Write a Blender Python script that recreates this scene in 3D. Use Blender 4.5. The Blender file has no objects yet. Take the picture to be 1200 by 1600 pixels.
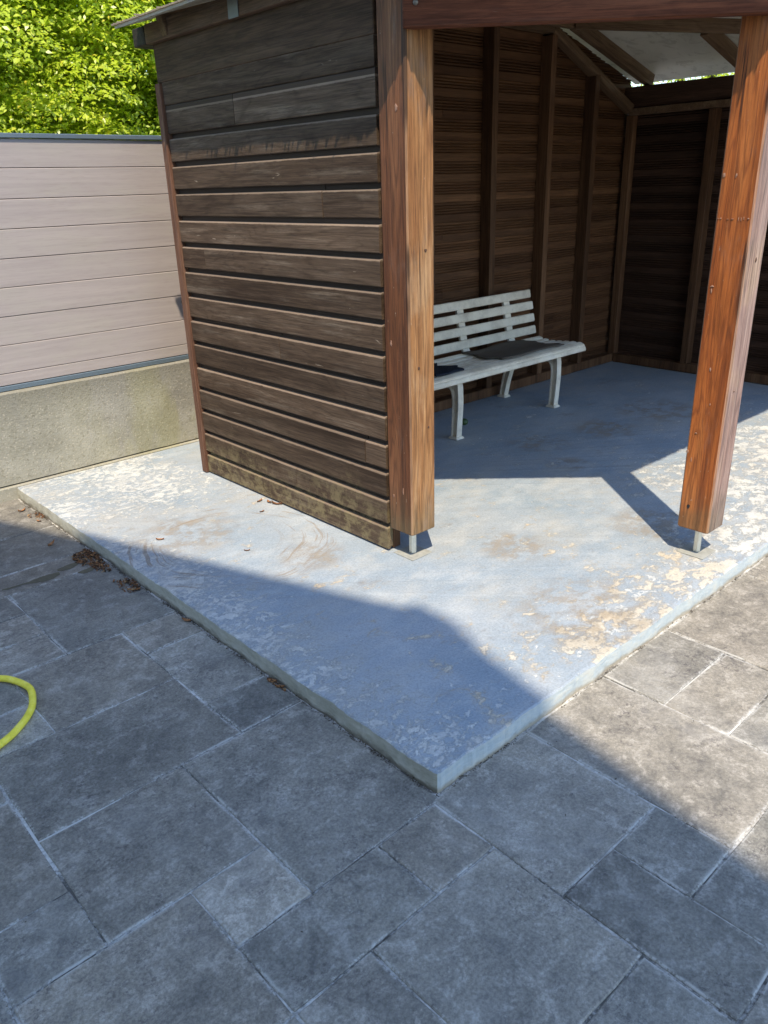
import bpy, bmesh, math, random
import numpy as np
from mathutils import Vector, Matrix, noise as mnoise
random.seed(7); rng = np.random.default_rng(7)
scene = bpy.context.scene
C = scene.collection

# ------------------------------------------------------------------ camera
cam_d = bpy.data.cameras.new('camera'); cam = bpy.data.objects.new('camera', cam_d); C.objects.link(cam)
cam_d.sensor_fit = 'VERTICAL'; cam_d.sensor_height = 24.0; cam_d.sensor_width = 18.0
cam_d.lens = 1224.2 / 1600 * 24.0
cam_d.clip_start = 0.05; cam_d.clip_end = 600
_R = ((0.7351318, -0.6773260, -0.0284724), (-0.2797771, -0.2648629, -0.9228068), (0.6174998, 0.6863505, -0.3842095))
m = Matrix(((_R[0][0], -_R[1][0], -_R[2][0], -1.18613),
            (_R[0][1], -_R[1][1], -_R[2][1], -1.14102),
            (_R[0][2], -_R[1][2], -_R[2][2], 1.5), (0, 0, 0, 1)))
cam.matrix_world = m
scene.camera = cam

# ------------------------------------------------------------------ light
SX, SY = 0.335, 0.428                        # shadow offset per metre of height
world = bpy.data.worlds.new('World'); scene.world = world; world.use_nodes = True
wn = world.node_tree.nodes; wl = world.node_tree.links; wn.clear()
sky = wn.new('ShaderNodeTexSky'); sky.sky_type = 'NISHITA'; sky.sun_disc = False
sky.sun_elevation = math.atan(1 / math.hypot(SX, SY)); sky.sun_rotation = math.atan2(-SX, -SY)
sky.air_density = 1.0; sky.dust_density = 0.3; sky.ozone_density = 2.2
bg = wn.new('ShaderNodeBackground'); bg.inputs['Strength'].default_value = 0.15
wo = wn.new('ShaderNodeOutputWorld'); wl.new(sky.outputs[0], bg.inputs[0]); wl.new(bg.outputs[0], wo.inputs[0])
sd = bpy.data.lights.new('sun', 'SUN'); sun = bpy.data.objects.new('sun', sd); C.objects.link(sun)
sd.energy = 2.5; sd.angle = math.radians(0.53); sd.color = (1.0, 0.87, 0.67)
sun.rotation_euler = Vector((SX, SY, -1)).to_track_quat('-Z', 'Y').to_euler(); sun.location = (-4, -5, 12)
scene.view_settings.view_transform = 'Standard'; scene.view_settings.look = 'None'
scene.view_settings.exposure = 1.33; scene.view_settings.gamma = 1; scene.view_settings.use_curve_mapping = False
scene.render.engine = 'CYCLES'
scene.cycles.use_denoising = True
scene.cycles.max_bounces = 8; scene.cycles.diffuse_bounces = 5; scene.cycles.sample_clamp_indirect = 8

# ------------------------------------------------------------------ material helpers
class T:
    def __init__(s, name):
        s.m = bpy.data.materials.new(name); s.m.use_nodes = True
        s.t = s.m.node_tree; s.n = s.t.nodes; s.n.clear()
        s.out = s.n.new('ShaderNodeOutputMaterial'); s.b = s.n.new('ShaderNodeBsdfPrincipled')
        s.t.links.new(s.b.outputs[0], s.out.inputs[0])
        s.rough = 0.8; s._bump = None
    def put(s, sock, v):
        if isinstance(v, bpy.types.NodeSocket): s.t.links.new(v, sock)
        elif v is not None:
            if isinstance(v, (tuple, list)) and len(v) == 3 and len(sock.default_value) == 4: v = (*v, 1)
            sock.default_value = v
    def pos(s): return s.n.new('ShaderNodeNewGeometry').outputs['Position']
    def obj(s): return s.n.new('ShaderNodeTexCoord').outputs['Object']
    def rnd(s): return s.n.new('ShaderNodeObjectInfo').outputs['Random']
    def vm(s, op, a, b=None):
        n = s.n.new('ShaderNodeVectorMath'); n.operation = op; s.put(n.inputs[0], a)
        if b is not None: s.put(n.inputs[1], b)
        return n.outputs['Value'] if op in ('LENGTH', 'DISTANCE', 'DOT_PRODUCT') else n.outputs[0]
    def ma(s, op, a, b=None, c=None, clamp=False):
        n = s.n.new('ShaderNodeMath'); n.operation = op; n.use_clamp = clamp; s.put(n.inputs[0], a)
        if b is not None: s.put(n.inputs[1], b)
        if c is not None: s.put(n.inputs[2], c)
        return n.outputs[0]
    def scale(s, v, sc, off=None):
        v = s.vm('MULTIPLY', v, sc)
        return s.vm('ADD', v, off) if off is not None else v
    def shift(s, v, k=37.0):
        cb = s.n.new('ShaderNodeCombineXYZ'); r = s.rnd()
        s.put(cb.inputs[0], s.ma('MULTIPLY', r, k)); s.put(cb.inputs[1], s.ma('MULTIPLY', r, k * 1.7)); s.put(cb.inputs[2], s.ma('MULTIPLY', r, k * 0.6))
        return s.vm('ADD', v, cb.outputs[0])
    def noise(s, v, sc=5, det=6, ro=0.6, dist=0.0, col=False):
        n = s.n.new('ShaderNodeTexNoise'); s.put(n.inputs['Vector'], v); n.inputs['Scale'].default_value = sc
        n.inputs['Detail'].default_value = det; n.inputs['Roughness'].default_value = ro; n.inputs['Distortion'].default_value = dist
        return n.outputs['Color' if col else 'Fac']
    def vor(s, v, sc=5, feat='F1', out='Distance'):
        n = s.n.new('ShaderNodeTexVoronoi'); n.feature = feat; s.put(n.inputs['Vector'], v); n.inputs['Scale'].default_value = sc
        return n.outputs[out]
    def wave(s, v, sc=1, dist=3, det=3, dsc=1.0, dirn='X', typ='BANDS', ro=0.6):
        n = s.n.new('ShaderNodeTexWave'); n.wave_type = typ
        if typ == 'BANDS': n.bands_direction = dirn
        else: n.rings_direction = dirn
        s.put(n.inputs['Vector'], v); n.inputs['Scale'].default_value = sc; n.inputs['Distortion'].default_value = dist
        n.inputs['Detail'].default_value = det; n.inputs['Detail Scale'].default_value = dsc; n.inputs['Detail Roughness'].default_value = ro
        return n.outputs['Fac']
    def ramp(s, f, stops, interp='LINEAR'):
        n = s.n.new('ShaderNodeValToRGB'); s.put(n.inputs[0], f); n.color_ramp.interpolation = interp
        e = n.color_ramp.elements
        while len(e) < len(stops): e.new(0.5)
        for el, (p, c) in zip(e, stops):
            el.position = p; el.color = (c, c, c, 1) if isinstance(c, (int, float)) else (*c, 1)
        return n.outputs[0]
    def step(s, f, a, b):
        n = s.n.new('ShaderNodeMapRange'); n.interpolation_type = 'SMOOTHSTEP'; s.put(n.inputs[0], f)
        n.inputs[1].default_value = a; n.inputs[2].default_value = b
        return n.outputs[0]
    def mix(s, f, a, b, mode='MIX'):
        n = s.n.new('ShaderNodeMix'); n.data_type = 'RGBA'; n.blend_type = mode
        s.put(n.inputs[0], f); s.put(n.inputs[6], a); s.put(n.inputs[7], b); return n.outputs[2]
    def sep(s, v):
        n = s.n.new('ShaderNodeSeparateXYZ'); s.put(n.inputs[0], v); return n.outputs
    def bump(s, h, strength=0.5, dist=0.002):
        n = s.n.new('ShaderNodeBump'); s.put(n.inputs['Height'], h); n.inputs['Strength'].default_value = strength
        n.inputs['Distance'].default_value = dist
        if s._bump is not None: s.put(n.inputs['Normal'], s._bump)
        s._bump = n.outputs[0]
    def done(s, color, rough=0.8, metal=0.0, spec=0.5, trans=None):
        s.put(s.b.inputs['Base Color'], color); s.put(s.b.inputs['Roughness'], rough); s.b.inputs['Metallic'].default_value = metal
        s.b.inputs['Specular IOR Level'].default_value = spec
        if s._bump is not None: s.put(s.b.inputs['Normal'], s._bump)
        return s.m

def plain(name, col, rough=0.6, metal=0.0, var=0.25, sc=30, bump=0.2):
    t = T(name); v = t.shift(t.obj()); f = t.noise(v, sc, 5, 0.6)
    c = t.mix(f, tuple(x * (1 - var) for x in col), tuple(min(1, x * (1 + var)) for x in col))
    t.bump(f, bump, 0.001)
    return t.done(c, rough, metal)

def mat_slab_top():
    t = T('worn_blue_floor_paint'); p = t.pos(); x, y, z = t.sep(p)
    inv = lambda a: t.ma('SUBTRACT', 1, a)
    n1 = t.noise(p, 1.6, 5, 0.55); n2 = t.noise(t.scale(p, (1, 1.6, 1)), 6, 8, 0.65); n3 = t.noise(p, 40, 4, 0.6)
    base = t.ramp(n1, [(0.3, (0.245, 0.31, 0.375)), (0.5, (0.30, 0.352, 0.405)), (0.7, (0.355, 0.39, 0.425))])
    base = t.mix(t.ma('MULTIPLY', t.step(n2, 0.42, 0.7), 0.5), base, (0.46, 0.48, 0.49))
    base = t.mix(t.ma('MULTIPLY', n3, 0.16), base, (0.22, 0.24, 0.27))
    scuff = t.step(t.noise(t.scale(p, (2.2, 5.5, 1), (2, 3, 0)), 7, 8, 0.75, 1.5), 0.56, 0.72)
    base = t.mix(t.ma('MULTIPLY', scuff, 0.45), base, (0.50, 0.53, 0.55))
    left = t.ma('MULTIPLY', inv(t.step(x, 0.0, 0.42)), inv(t.step(y, 1.9, 2.4)))
    back = t.ma('MULTIPLY', t.step(y, 1.75, 2.6), inv(t.step(x, 0.78, 0.9)))
    front = t.ma('MULTIPLY', t.step(x, 0.35, 1.0), inv(t.step(y, 0.05, 0.75)))
    fr2 = t.ma('MULTIPLY', t.step(x, 1.8, 2.6), inv(t.step(y, 0.5, 1.3)))
    reg = t.ma('MAXIMUM', t.ma('MAXIMUM', left, back), t.ma('MAXIMUM', front, fr2))
    near = t.ma('MULTIPLY', inv(t.step(t.ma('ADD', x, y), 0.25, 1.3)), 0.55)
    reg = t.ma('MAXIMUM', reg, near)
    big = t.noise(t.scale(p, (1, 1, 1), (3.1, 7.7, 0)), 2.3, 3, 0.5)
    reg = t.ma('ADD', t.ma('MULTIPLY', reg, 0.135), t.ma('MULTIPLY', t.ma('SUBTRACT', big, 0.5), 0.22))
    # flaked paint: ragged, elongated islands
    wv = t.vm('ADD', t.scale(p, (1.0, 1.35, 1)), t.vm('MULTIPLY', t.vm('SUBTRACT', t.noise(p, 9, 4, 0.6, col=True), (0.5, 0.5, 0.5)), (0.12, 0.12, 0.12)))
    c1 = t.ma('ADD', t.mix(t.step(t.ma('ADD', left, back), 0.1, 0.5), t.noise(wv, 11.0, 12, 0.70), t.noise(wv, 24.0, 12, 0.72)), t.ma('MULTIPLY', reg, 1.05))
    chip = t.step(c1, 0.635, 0.680); halo = t.ma('MULTIPLY', t.step(c1, 0.56, 0.66), 0.45)
    lb = t.step(t.ma('ADD', left, back), 0.1, 0.5)
    c2 = t.ma('ADD', t.noise(t.scale(wv, (1, 1, 1), (11, 5, 2)), 26, 9, 0.72), t.ma('MULTIPLY', reg, 0.95))
    fleck = t.step(c2, 0.655, 0.68)
    cream = t.ramp(t.noise(p, 3.3, 4, 0.6), [(0.35, (0.55, 0.53, 0.47)), (0.5, (0.55, 0.50, 0.41)), (0.66, (0.54, 0.44, 0.31))])
    white = t.ramp(t.noise(p, 12, 4, 0.6), [(0.35, (0.50, 0.53, 0.55)), (0.65, (0.66, 0.67, 0.64))])
    col = t.mix(t.ma('MULTIPLY', fleck, 0.75), base, white)
    col = t.mix(t.ma('MULTIPLY', halo, t.ma('SUBTRACT', 1, t.ma('MULTIPLY', lb, 0.75))), col, (0.36, 0.32, 0.26))
    col = t.mix(t.ma('MULTIPLY', chip, t.ma('SUBTRACT', 0.9, t.ma('MULTIPLY', lb, 0.3))), col, t.mix(t.step(t.ma('ADD', t.ma('ADD', left, back), t.step(x, 1.5, 2.1)), 0.1, 0.5), cream, t.mix(0.75, cream, white)))
    st = t.step(t.noise(t.scale(p, (1, 1.4, 1), (8, 2, 4)), 1.9, 8, 0.68), 0.46, 0.66)
    col = t.mix(t.ma('MULTIPLY', st, 0.30), col, (0.43, 0.395, 0.33))
    gr = t.noise(t.scale(p, (1, 1, 1), (3, 3, 3)), 130, 6, 0.8)
    col = t.mix(1.0, col, t.ramp(gr, [(0.42, 0.86), (0.5, 1.0), (0.58, 1.10)]), 'MULTIPLY')
    # rusty brown grime
    def blob(cx, cy, r):
        d = t.vm('DISTANCE', p, (cx, cy, 0.06)); return inv(t.step(d, r * 0.35, r))
    g = t.noise(t.scale(p, (1, 1.5, 1), (5, 1, 0)), 4.2, 10, 0.72)
    grime = t.ma('MULTIPLY', t.step(g, 0.56, 0.70), 0.42)
    spots = None
    for cx, cy, r in ((3.0, 1.42, .28), (3.6, 1.40, .40), (1.89, .41, .30), (2.5, 1.56, .25), (1.0, .2, .35), (.35, 1.9, .3), (.6, 1.3, .18), (1.25, 0.75, .2), (2.3, 1.2, .15)):
        b = blob(cx, cy, r); spots = b if spots is None else t.ma('MAXIMUM', spots, b)
    g2 = t.noise(t.scale(p, (1, 1.2, 1)), 11, 8, 0.7)
    grime = t.ma('MAXIMUM', grime, t.ma('MULTIPLY', t.ma('MULTIPLY', spots, t.step(g2, 0.42, 0.6)), 0.62))
    col = t.mix(grime, col, t.ramp(g2, [(0.35, (0.12, 0.105, 0.095)), (0.6, (0.27, 0.215, 0.15))]))
    # curved scrape marks round one point
    d = t.vm('DISTANCE', t.vm('ADD', p, t.vm('MULTIPLY', t.noise(p, 3, 3, 0.5, col=True), (0.10, 0.10, 0))), (0.47, 1.73, 0.06))
    rv = t.n.new('ShaderNodeCombineXYZ'); t.put(rv.inputs[0], t.ma('MULTIPLY', d, 46.0)); t.put(rv.inputs[1], t.ma('MULTIPLY', x, 2.2)); t.put(rv.inputs[2], t.ma('MULTIPLY', y, 2.2))
    rn = t.noise(rv.outputs[0], 1.0, 4, 0.7)
    rm = t.ma('MULTIPLY', t.step(d, 0.20, 0.30), inv(t.step(d, 0.42, 0.52)))
    ringm = t.ma('MULTIPLY', t.ma('MULTIPLY', t.step(rn, 0.52, 0.60), rm), t.step(t.noise(p, 4.4, 3, 0.5), 0.42, 0.56))
    col = t.mix(t.ma('MULTIPLY', ringm, 0.6), col, (0.24, 0.18, 0.12))
    # fine dark specks
    sp = t.step(t.noise(p, 95, 2, 0.5), 0.70, 0.74)
    col = t.mix(t.ma('MULTIPLY', sp, 0.5), col, (0.14, 0.13, 0.13))
    t.bump(t.ma('SUBTRACT', t.ma('MULTIPLY', n3, 0.3), t.ma('MULTIPLY', t.ma('MAXIMUM', chip, fleck), 0.9)), 0.7, 0.002)
    t.bump(n2, 0.25, 0.004)
    return t.done(col, t.ramp(n2, [(0.3, 0.5), (0.7, 0.75)]), 0, 0.35)

def mat_slab_side(front):
    t = T('painted_slab_edge' if front else 'raw_slab_edge'); p = t.pos(); x, y, z = t.sep(p)
    n = t.noise(t.scale(p, (1, 1, 3)), 12, 9, 0.7); n2 = t.noise(p, 60, 5, 0.6)
    if front:
        c = t.ramp(n, [(0.3, (0.42, 0.49, 0.52)), (0.5, (0.54, 0.59, 0.59)), (0.68, (0.66, 0.64, 0.56))])
    else:
        c = t.ramp(n, [(0.3, (0.36, 0.345, 0.28)), (0.5, (0.50, 0.485, 0.40)), (0.7, (0.62, 0.61, 0.54))])
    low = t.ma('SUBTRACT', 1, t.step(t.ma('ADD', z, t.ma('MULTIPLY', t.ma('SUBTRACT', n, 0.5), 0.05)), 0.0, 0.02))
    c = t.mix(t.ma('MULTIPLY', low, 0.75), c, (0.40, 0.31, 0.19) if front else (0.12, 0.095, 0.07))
    if front: pass
    c = t.mix(t.ma('MULTIPLY', n2, 0.3), c, (0.16, 0.17, 0.16))
    t.bump(n, 0.8, 0.006); t.bump(n2, 0.4, 0.001)
    return t.done(c, 0.9, 0, 0.3)

def mat_tile():
    t = T('stamped_slate_paver'); p = t.pos(); r = t.rnd(); v = t.shift(p, 13.0)
    n1 = t.noise(v, 3.0, 6, 0.62, 0.6); n2 = t.noise(v, 16, 10, 0.74, 0.3); n3 = t.noise(v, 120, 8, 0.8)
    c = t.ramp(n1, [(0.28, (0.175, 0.165, 0.146)), (0.5, (0.238, 0.221, 0.190)), (0.72, (0.31, 0.284, 0.238))])
    c = t.mix(t.ma('MULTIPLY', t.step(n2, 0.50, 0.62), 0.6), c, (0.40, 0.375, 0.335))
    c = t.mix(t.ma('MULTIPLY', t.step(n2, 0.48, 0.36), 0.5), c, (0.10, 0.096, 0.092))
    c = t.mix(1.0, c, t.ramp(n3, [(0.41, 0.76), (0.5, 1.0), (0.60, 1.26)]), 'MULTIPLY')
    cl = t.step(t.noise(t.scale(v, (1, 1, 1), (4, 9, 2)), 5.5, 5, 0.65), 0.48, 0.60)
    pits = t.ma('MULTIPLY', t.step(t.noise(t.scale(v, (1, 1, 1), (1, 5, 2)), 60, 7, 0.78), 0.53, 0.60), cl)
    c = t.mix(t.ma('MULTIPLY', pits, 0.65), c, (0.08, 0.070, 0.072))
    vein = t.step(t.ma('ABSOLUTE', t.ma('SUBTRACT', t.noise(t.scale(v, (1, 1.8, 1), (3, 3, 8)), 9, 6, 0.65, 1.2), 0.5)), 0.018, 0.004)
    c = t.mix(t.ma('MULTIPLY', t.ma('MULTIPLY', vein, cl), 0.45), c, (0.09, 0.085, 0.085))
    lg = t.ma('MULTIPLY', t.step(t.noise(t.scale(v, (1, 1, 1), (7, 2, 2)), 75, 7, 0.78), 0.55, 0.66), t.step(n1, 0.42, 0.6))
    c = t.mix(t.ma('MULTIPLY', lg, 0.5), c, (0.50, 0.48, 0.44))
    wb = t.step(t.noise(p, 1.7, 9, 0.7), 0.50, 0.72)
    c = t.mix(t.ma('MULTIPLY', wb, 0.32), c, (0.40, 0.39, 0.37))
    sc = t.step(t.noise(t.scale(v, (3, 1, 1)), 18, 3, 0.6, 3.0), 0.66, 0.69)
    c = t.mix(t.ma('MULTIPLY', t.ma('MULTIPLY', sc, t.step(n1, 0.5, 0.6)), 0.35), c, (0.48, 0.47, 0.45))
    oc = t.n.new('ShaderNodeObjectInfo').outputs['Color']
    c = t.mix(1.0, c, oc, 'MULTIPLY')
    ed = t.n.new('ShaderNodeAttribute'); ed.attribute_name = 'edge'
    ef = t.ma('MULTIPLY', t.ma('POWER', ed.outputs['Fac'], 2.2), t.step(t.ma('ADD', t.noise(p, 4.5, 6, 0.7), t.ma('MULTIPLY', t.ma('SUBTRACT', t.noise(p, 120, 5, 0.75), 0.5), 0.55)), 0.47, 0.58))
    c = t.mix(t.ma('MULTIPLY', ef, 0.75), c, (0.54, 0.53, 0.50))
    t.bump(n2, 0.8, 0.005); t.bump(n3, 0.5, 0.0012)
    return t.done(c, t.ramp(n2, [(0.3, 0.55), (0.7, 0.8)]), 0, 0.3)

def mat_grout():
    t = T('lime_streaked_joint'); p = t.pos()
    n = t.noise(p, 3.0, 6, 0.65); n2 = t.noise(p, 90, 5, 0.7)
    f = t.ma('ADD', t.ma('MULTIPLY', n, 1.0), t.ma('MULTIPLY', t.ma('SUBTRACT', n2, 0.5), 0.5))
    c = t.ramp(f, [(0.40, (0.11, 0.105, 0.095)), (0.48, (0.34, 0.33, 0.31)), (0.60, (0.60, 0.59, 0.56))])
    t.bump(n2, 0.8, 0.003)
    return t.done(c, 0.95, 0, 0.2)

def mat_wood(name, axis, dark, mid, light, worn=None, wornamt=0.3, sc=1.0, rough=0.65, moss=None, rings=True, bump=0.6, soot=0.35, edge=False):
    """grain runs along `axis` (0/1/2) of the object's own space"""
    t = T(name); o = t.obj(); v = t.shift(o, 11.0)
    st = [9.0, 9.0, 9.0]; st[axis] = 0.8
    fine = [60.0, 60.0, 60.0]; fine[axis] = 2.4
    v1 = t.scale(v, tuple(a * sc for a in st)); v2 = t.scale(v, tuple(a * sc for a in fine))
    n1 = t.noise(v1, 1.0, 6, 0.6, 0.8)
    # cathedral figure: contour lines of a slow stretched noise
    slow = t.noise(t.scale(v, tuple((3.2 if i != axis else 0.55) * sc for i in range(3))), 2.0, 3, 0.5, 0.5)
    fig = t.ma('PINGPONG', t.ma('MULTIPLY', slow, 26.0), 1.0)
    n2 = t.noise(v2, 1.0, 6, 0.65)
    c = t.ramp(n1, [(0.30, dark), (0.52, mid), (0.74, light)])
    if rings: c = t.mix(t.ma('MULTIPLY', t.step(fig, 0.55, 1.0), 0.42), c, dark)
    c = t.mix(t.ma('MULTIPLY', t.step(n2, 0.50, 0.75), soot), c, tuple(a * 0.45 for a in dark))
    c = t.mix(t.ma('MULTIPLY', t.step(n2, 0.48, 0.25), 0.35), c, tuple(min(1, a * 1.35) for a in light))
    if worn:
        w = t.ma('MULTIPLY', t.step(t.noise(t.scale(v, tuple(12 if i != axis else 2 for i in range(3))), 1.0, 7, 0.7), 0.48, 0.70), t.step(t.noise(v2, 0.8, 4, 0.6), 0.35, 0.62))
        c = t.mix(t.ma('MULTIPLY', w, wornamt), c, worn)
        sc2 = t.step(t.noise(t.scale(v, tuple((38 if i != axis else 5) for i in range(3))), 1.0, 4, 0.6, 1.2), 0.70, 0.73)
        c = t.mix(t.ma('MULTIPLY', sc2, min(1, wornamt * 1.6)), c, tuple(min(1, a * 1.5) for a in worn))
    gg = tuple((190 if i != axis else 5) for i in range(3))
    fb = t.noise(t.scale(v, gg), 1.0, 6, 0.8)
    c = t.mix(1.0, c, t.ramp(fb, [(0.40, 0.66), (0.5, 1.0), (0.60, 1.32)]), 'MULTIPLY')
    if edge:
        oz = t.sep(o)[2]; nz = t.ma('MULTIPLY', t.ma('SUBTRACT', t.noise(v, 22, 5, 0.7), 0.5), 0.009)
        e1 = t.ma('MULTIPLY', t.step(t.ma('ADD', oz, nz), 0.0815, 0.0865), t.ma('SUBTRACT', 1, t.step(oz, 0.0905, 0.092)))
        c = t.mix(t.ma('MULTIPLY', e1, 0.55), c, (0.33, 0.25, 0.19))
        c = t.mix(t.step(oz, 0.0905, 0.092), c, (0.06, 0.042, 0.030))  # recess between boards painted darker, its shade put into the colour
    # each board a little lighter or darker
    c = t.mix(1.0, c, t.ramp(t.ma('FRACT', t.ma('MULTIPLY', t.rnd(), 5.7)), [(0, 0.82), (0.5, 1.0), (1, 1.2)]), 'MULTIPLY')
    if moss:
        p = t.pos(); x, y, z = t.sep(p); zt, zr, mcol, amt = moss
        mm = t.ma('SUBTRACT', 1, t.step(t.ma('ADD', z, t.ma('MULTIPLY', t.ma('SUBTRACT', t.noise(p, 5, 5, 0.6), 0.5), 0.35)), zt - zr, zt))
        mk = t.ma('MULTIPLY', mm, t.step(t.noise(t.scale(p, (1, 1, 1.3)), 16, 10, 0.75), 0.42, 0.60))
        c = t.mix(t.ma('MULTIPLY', mk, amt), c, mcol)
    t.bump(t.ma('ADD', t.ma('MULTIPLY', n2, 0.7), t.ma('MULTIPLY', fig, 0.25 if rings else 0)), bump, 0.0012)
    return t.done(c, t.ramp(n1, [(0.3, rough + 0.1), (0.7, rough - 0.08)]), 0, 0.2)

def mat_post(name, zc, stops_a, stops_b, streak_a, streak_b):
    """a varnished post whose two weather faces have aged differently: colour chosen by the face's own normal"""
    t = T(name); o = t.obj(); nrm = t.n.new('ShaderNodeTexCoord').outputs['Normal']
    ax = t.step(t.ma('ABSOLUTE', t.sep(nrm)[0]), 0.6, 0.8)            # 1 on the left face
    v2 = t.scale(o, (95, 95, 3.2)); v1 = t.scale(o, (13, 13, 0.9))
    n1 = t.noise(v1, 1.0, 7, 0.62, 0.7); n2 = t.noise(v2, 1.0, 8, 0.75)
    slow = t.noise(t.scale(o, (8.0, 8.0, 0.5)), 1.6, 3, 0.5, 0.35)
    fig = t.ma('PINGPONG', t.ma('MULTIPLY', slow, 26.0), 1.0)
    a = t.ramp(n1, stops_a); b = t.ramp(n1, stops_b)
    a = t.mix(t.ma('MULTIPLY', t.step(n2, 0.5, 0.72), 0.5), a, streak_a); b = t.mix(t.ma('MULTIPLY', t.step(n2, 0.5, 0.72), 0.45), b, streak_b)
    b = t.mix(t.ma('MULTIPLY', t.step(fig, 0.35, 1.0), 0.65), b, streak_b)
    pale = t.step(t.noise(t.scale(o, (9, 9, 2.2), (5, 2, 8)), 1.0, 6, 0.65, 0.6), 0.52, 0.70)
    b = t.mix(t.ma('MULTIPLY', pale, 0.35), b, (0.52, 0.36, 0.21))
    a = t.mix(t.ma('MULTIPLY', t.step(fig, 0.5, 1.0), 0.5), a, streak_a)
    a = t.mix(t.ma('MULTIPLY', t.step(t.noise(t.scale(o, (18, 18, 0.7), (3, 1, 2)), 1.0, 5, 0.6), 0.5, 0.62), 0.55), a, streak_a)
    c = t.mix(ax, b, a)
    p = t.pos(); z = t.sep(p)[2]
    lo = t.ma('SUBTRACT', 1, t.step(t.ma('ADD', z, t.ma('MULTIPLY', t.ma('SUBTRACT', t.noise(p, 14, 5, 0.6), 0.5), 0.18)), zc, zc + 0.22))
    c = t.mix(t.ma('MULTIPLY', lo, 0.45), c, (0.13, 0.12, 0.065))
    gr = t.ma('MULTIPLY', t.step(t.noise(t.scale(o, (1, 1, 0.35)), 6, 7, 0.7), 0.53, 0.70), 0.45)
    c = t.mix(gr, c, (0.18, 0.155, 0.14))
    sp = t.step(t.noise(t.scale(o, (1, 1, 0.4)), 75, 3, 0.6), 0.70, 0.74)
    c = t.mix(t.ma('MULTIPLY', sp, 0.55), c, (0.42, 0.34, 0.26))
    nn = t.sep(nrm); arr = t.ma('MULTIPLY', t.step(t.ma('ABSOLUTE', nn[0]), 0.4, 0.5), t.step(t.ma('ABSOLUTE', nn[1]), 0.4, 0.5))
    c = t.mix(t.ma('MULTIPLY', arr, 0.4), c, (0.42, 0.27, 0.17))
    fb = t.noise(t.scale(o, (160, 160, 7)), 1.0, 6, 0.8)
    c = t.mix(1.0, c, t.ramp(fb, [(0.40, 0.72), (0.5, 1.0), (0.60, 1.24)]), 'MULTIPLY')
    ck = t.ma('MULTIPLY', t.step(t.noise(t.scale(o, (55, 55, 0.9), (9, 3, 4)), 1.0, 3, 0.5), 0.60, 0.63), t.step(t.noise(o, 2.2, 2, 0.5), 0.5, 0.6))
    c = t.mix(t.ma('MULTIPLY', ck, 0.8), c, (0.03, 0.015, 0.01))
    t.bump(t.ma('ADD', n2, t.ma('MULTIPLY', fig, 0.3)), 0.5, 0.001)
    return t.done(c, t.ramp(n1, [(0.3, 0.55), (0.7, 0.45)]), 0, 0.25)

# ------------------------------------------------------------------ geometry helpers
def link(name, me, parent=None, loc=None, mat=None):
    o = bpy.data.objects.new(name, me); C.objects.link(o)
    if parent is not None: o.parent = parent
    if loc is not None: o.location = loc
    if mat is not None and len(me.materials) == 0: me.materials.append(mat)
    return o
def tag(o, label=None, cat=None, group=None, kind=None):
    if label: o['label'] = label
    if cat: o['category'] = cat
    if group: o['group'] = group
    if kind: o['kind'] = kind
    return o
def empty(name, loc=(0, 0, 0), rz=0):
    o = bpy.data.objects.new(name, None); C.objects.link(o); o.location = loc; o.rotation_euler = (0, 0, rz)
    o.empty_display_size = 0.1; return o
def mesh(name, verts, faces, smooth=False):
    me = bpy.data.meshes.new(name); me.from_pydata([tuple(v) for v in verts], [], faces); me.update()
    if smooth: me.polygons.foreach_set('use_smooth', [True] * len(me.polygons))
    return me
def fixn(me):
    bm = bmesh.new(); bm.from_mesh(me); bmesh.ops.recalc_face_normals(bm, faces=bm.faces); bm.to_mesh(me); bm.free(); return me
def bevel(me, w, seg=1):
    bm = bmesh.new(); bm.from_mesh(me); bmesh.ops.recalc_face_normals(bm, faces=bm.faces)
    bmesh.ops.bevel(bm, geom=list(bm.edges), offset=w, segments=seg, affect='EDGES', profile=0.6)
    bm.to_mesh(me); bm.free(); return me
BOXF = [(0, 3, 2, 1), (4, 5, 6, 7), (0, 1, 5, 4), (1, 2, 6, 5), (2, 3, 7, 6), (3, 0, 4, 7)]
def box(name, x0, x1, y0, y1, z0, z1, mat, parent=None, bev=0.0, base=(0, 0, 0), seg=1):
    """box in world coordinates; mesh centred on itself so object-space grain works"""
    cx, cy, cz = (x0 + x1) / 2, (y0 + y1) / 2, (z0 + z1) / 2
    a, b, c = (x1 - x0) / 2, (y1 - y0) / 2, (z1 - z0) / 2
    v = [(-a, -b, -c), (a, -b, -c), (a, b, -c), (-a, b, -c), (-a, -b, c), (a, -b, c), (a, b, c), (-a, b, c)]
    me = mesh(name, v, BOXF)
    if bev: bevel(me, bev, seg)
    return link(name, me, parent, (cx - base[0], cy - base[1], cz - base[2]), mat)
def beam(name, p, q, w, h, mat, parent=None, bev=0.003, drop=True, up=(0, 0, 1)):
    """square timber from p to q; p,q on the centre of its underside; w across, h up"""
    p, q = Vector(p), Vector(q); d = q - p; L = d.length; d.normalize()
    s = d.cross(Vector(up)).normalized(); u = s.cross(d).normalized()
    M = Matrix((d, s, u)).transposed().to_4x4()
    me = mesh(name, [(-L / 2, -w / 2, 0), (L / 2, -w / 2, 0), (L / 2, w / 2, 0), (-L / 2, w / 2, 0), (-L / 2, -w / 2, h), (L / 2, -w / 2, h), (L / 2, w / 2, h), (-L / 2, w / 2, h)], BOXF)
    if bev: bevel(me, bev)
    o = link(name, me, parent, None, mat); M.translation = (p + q) / 2; o.matrix_basis = M
    return o
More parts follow.
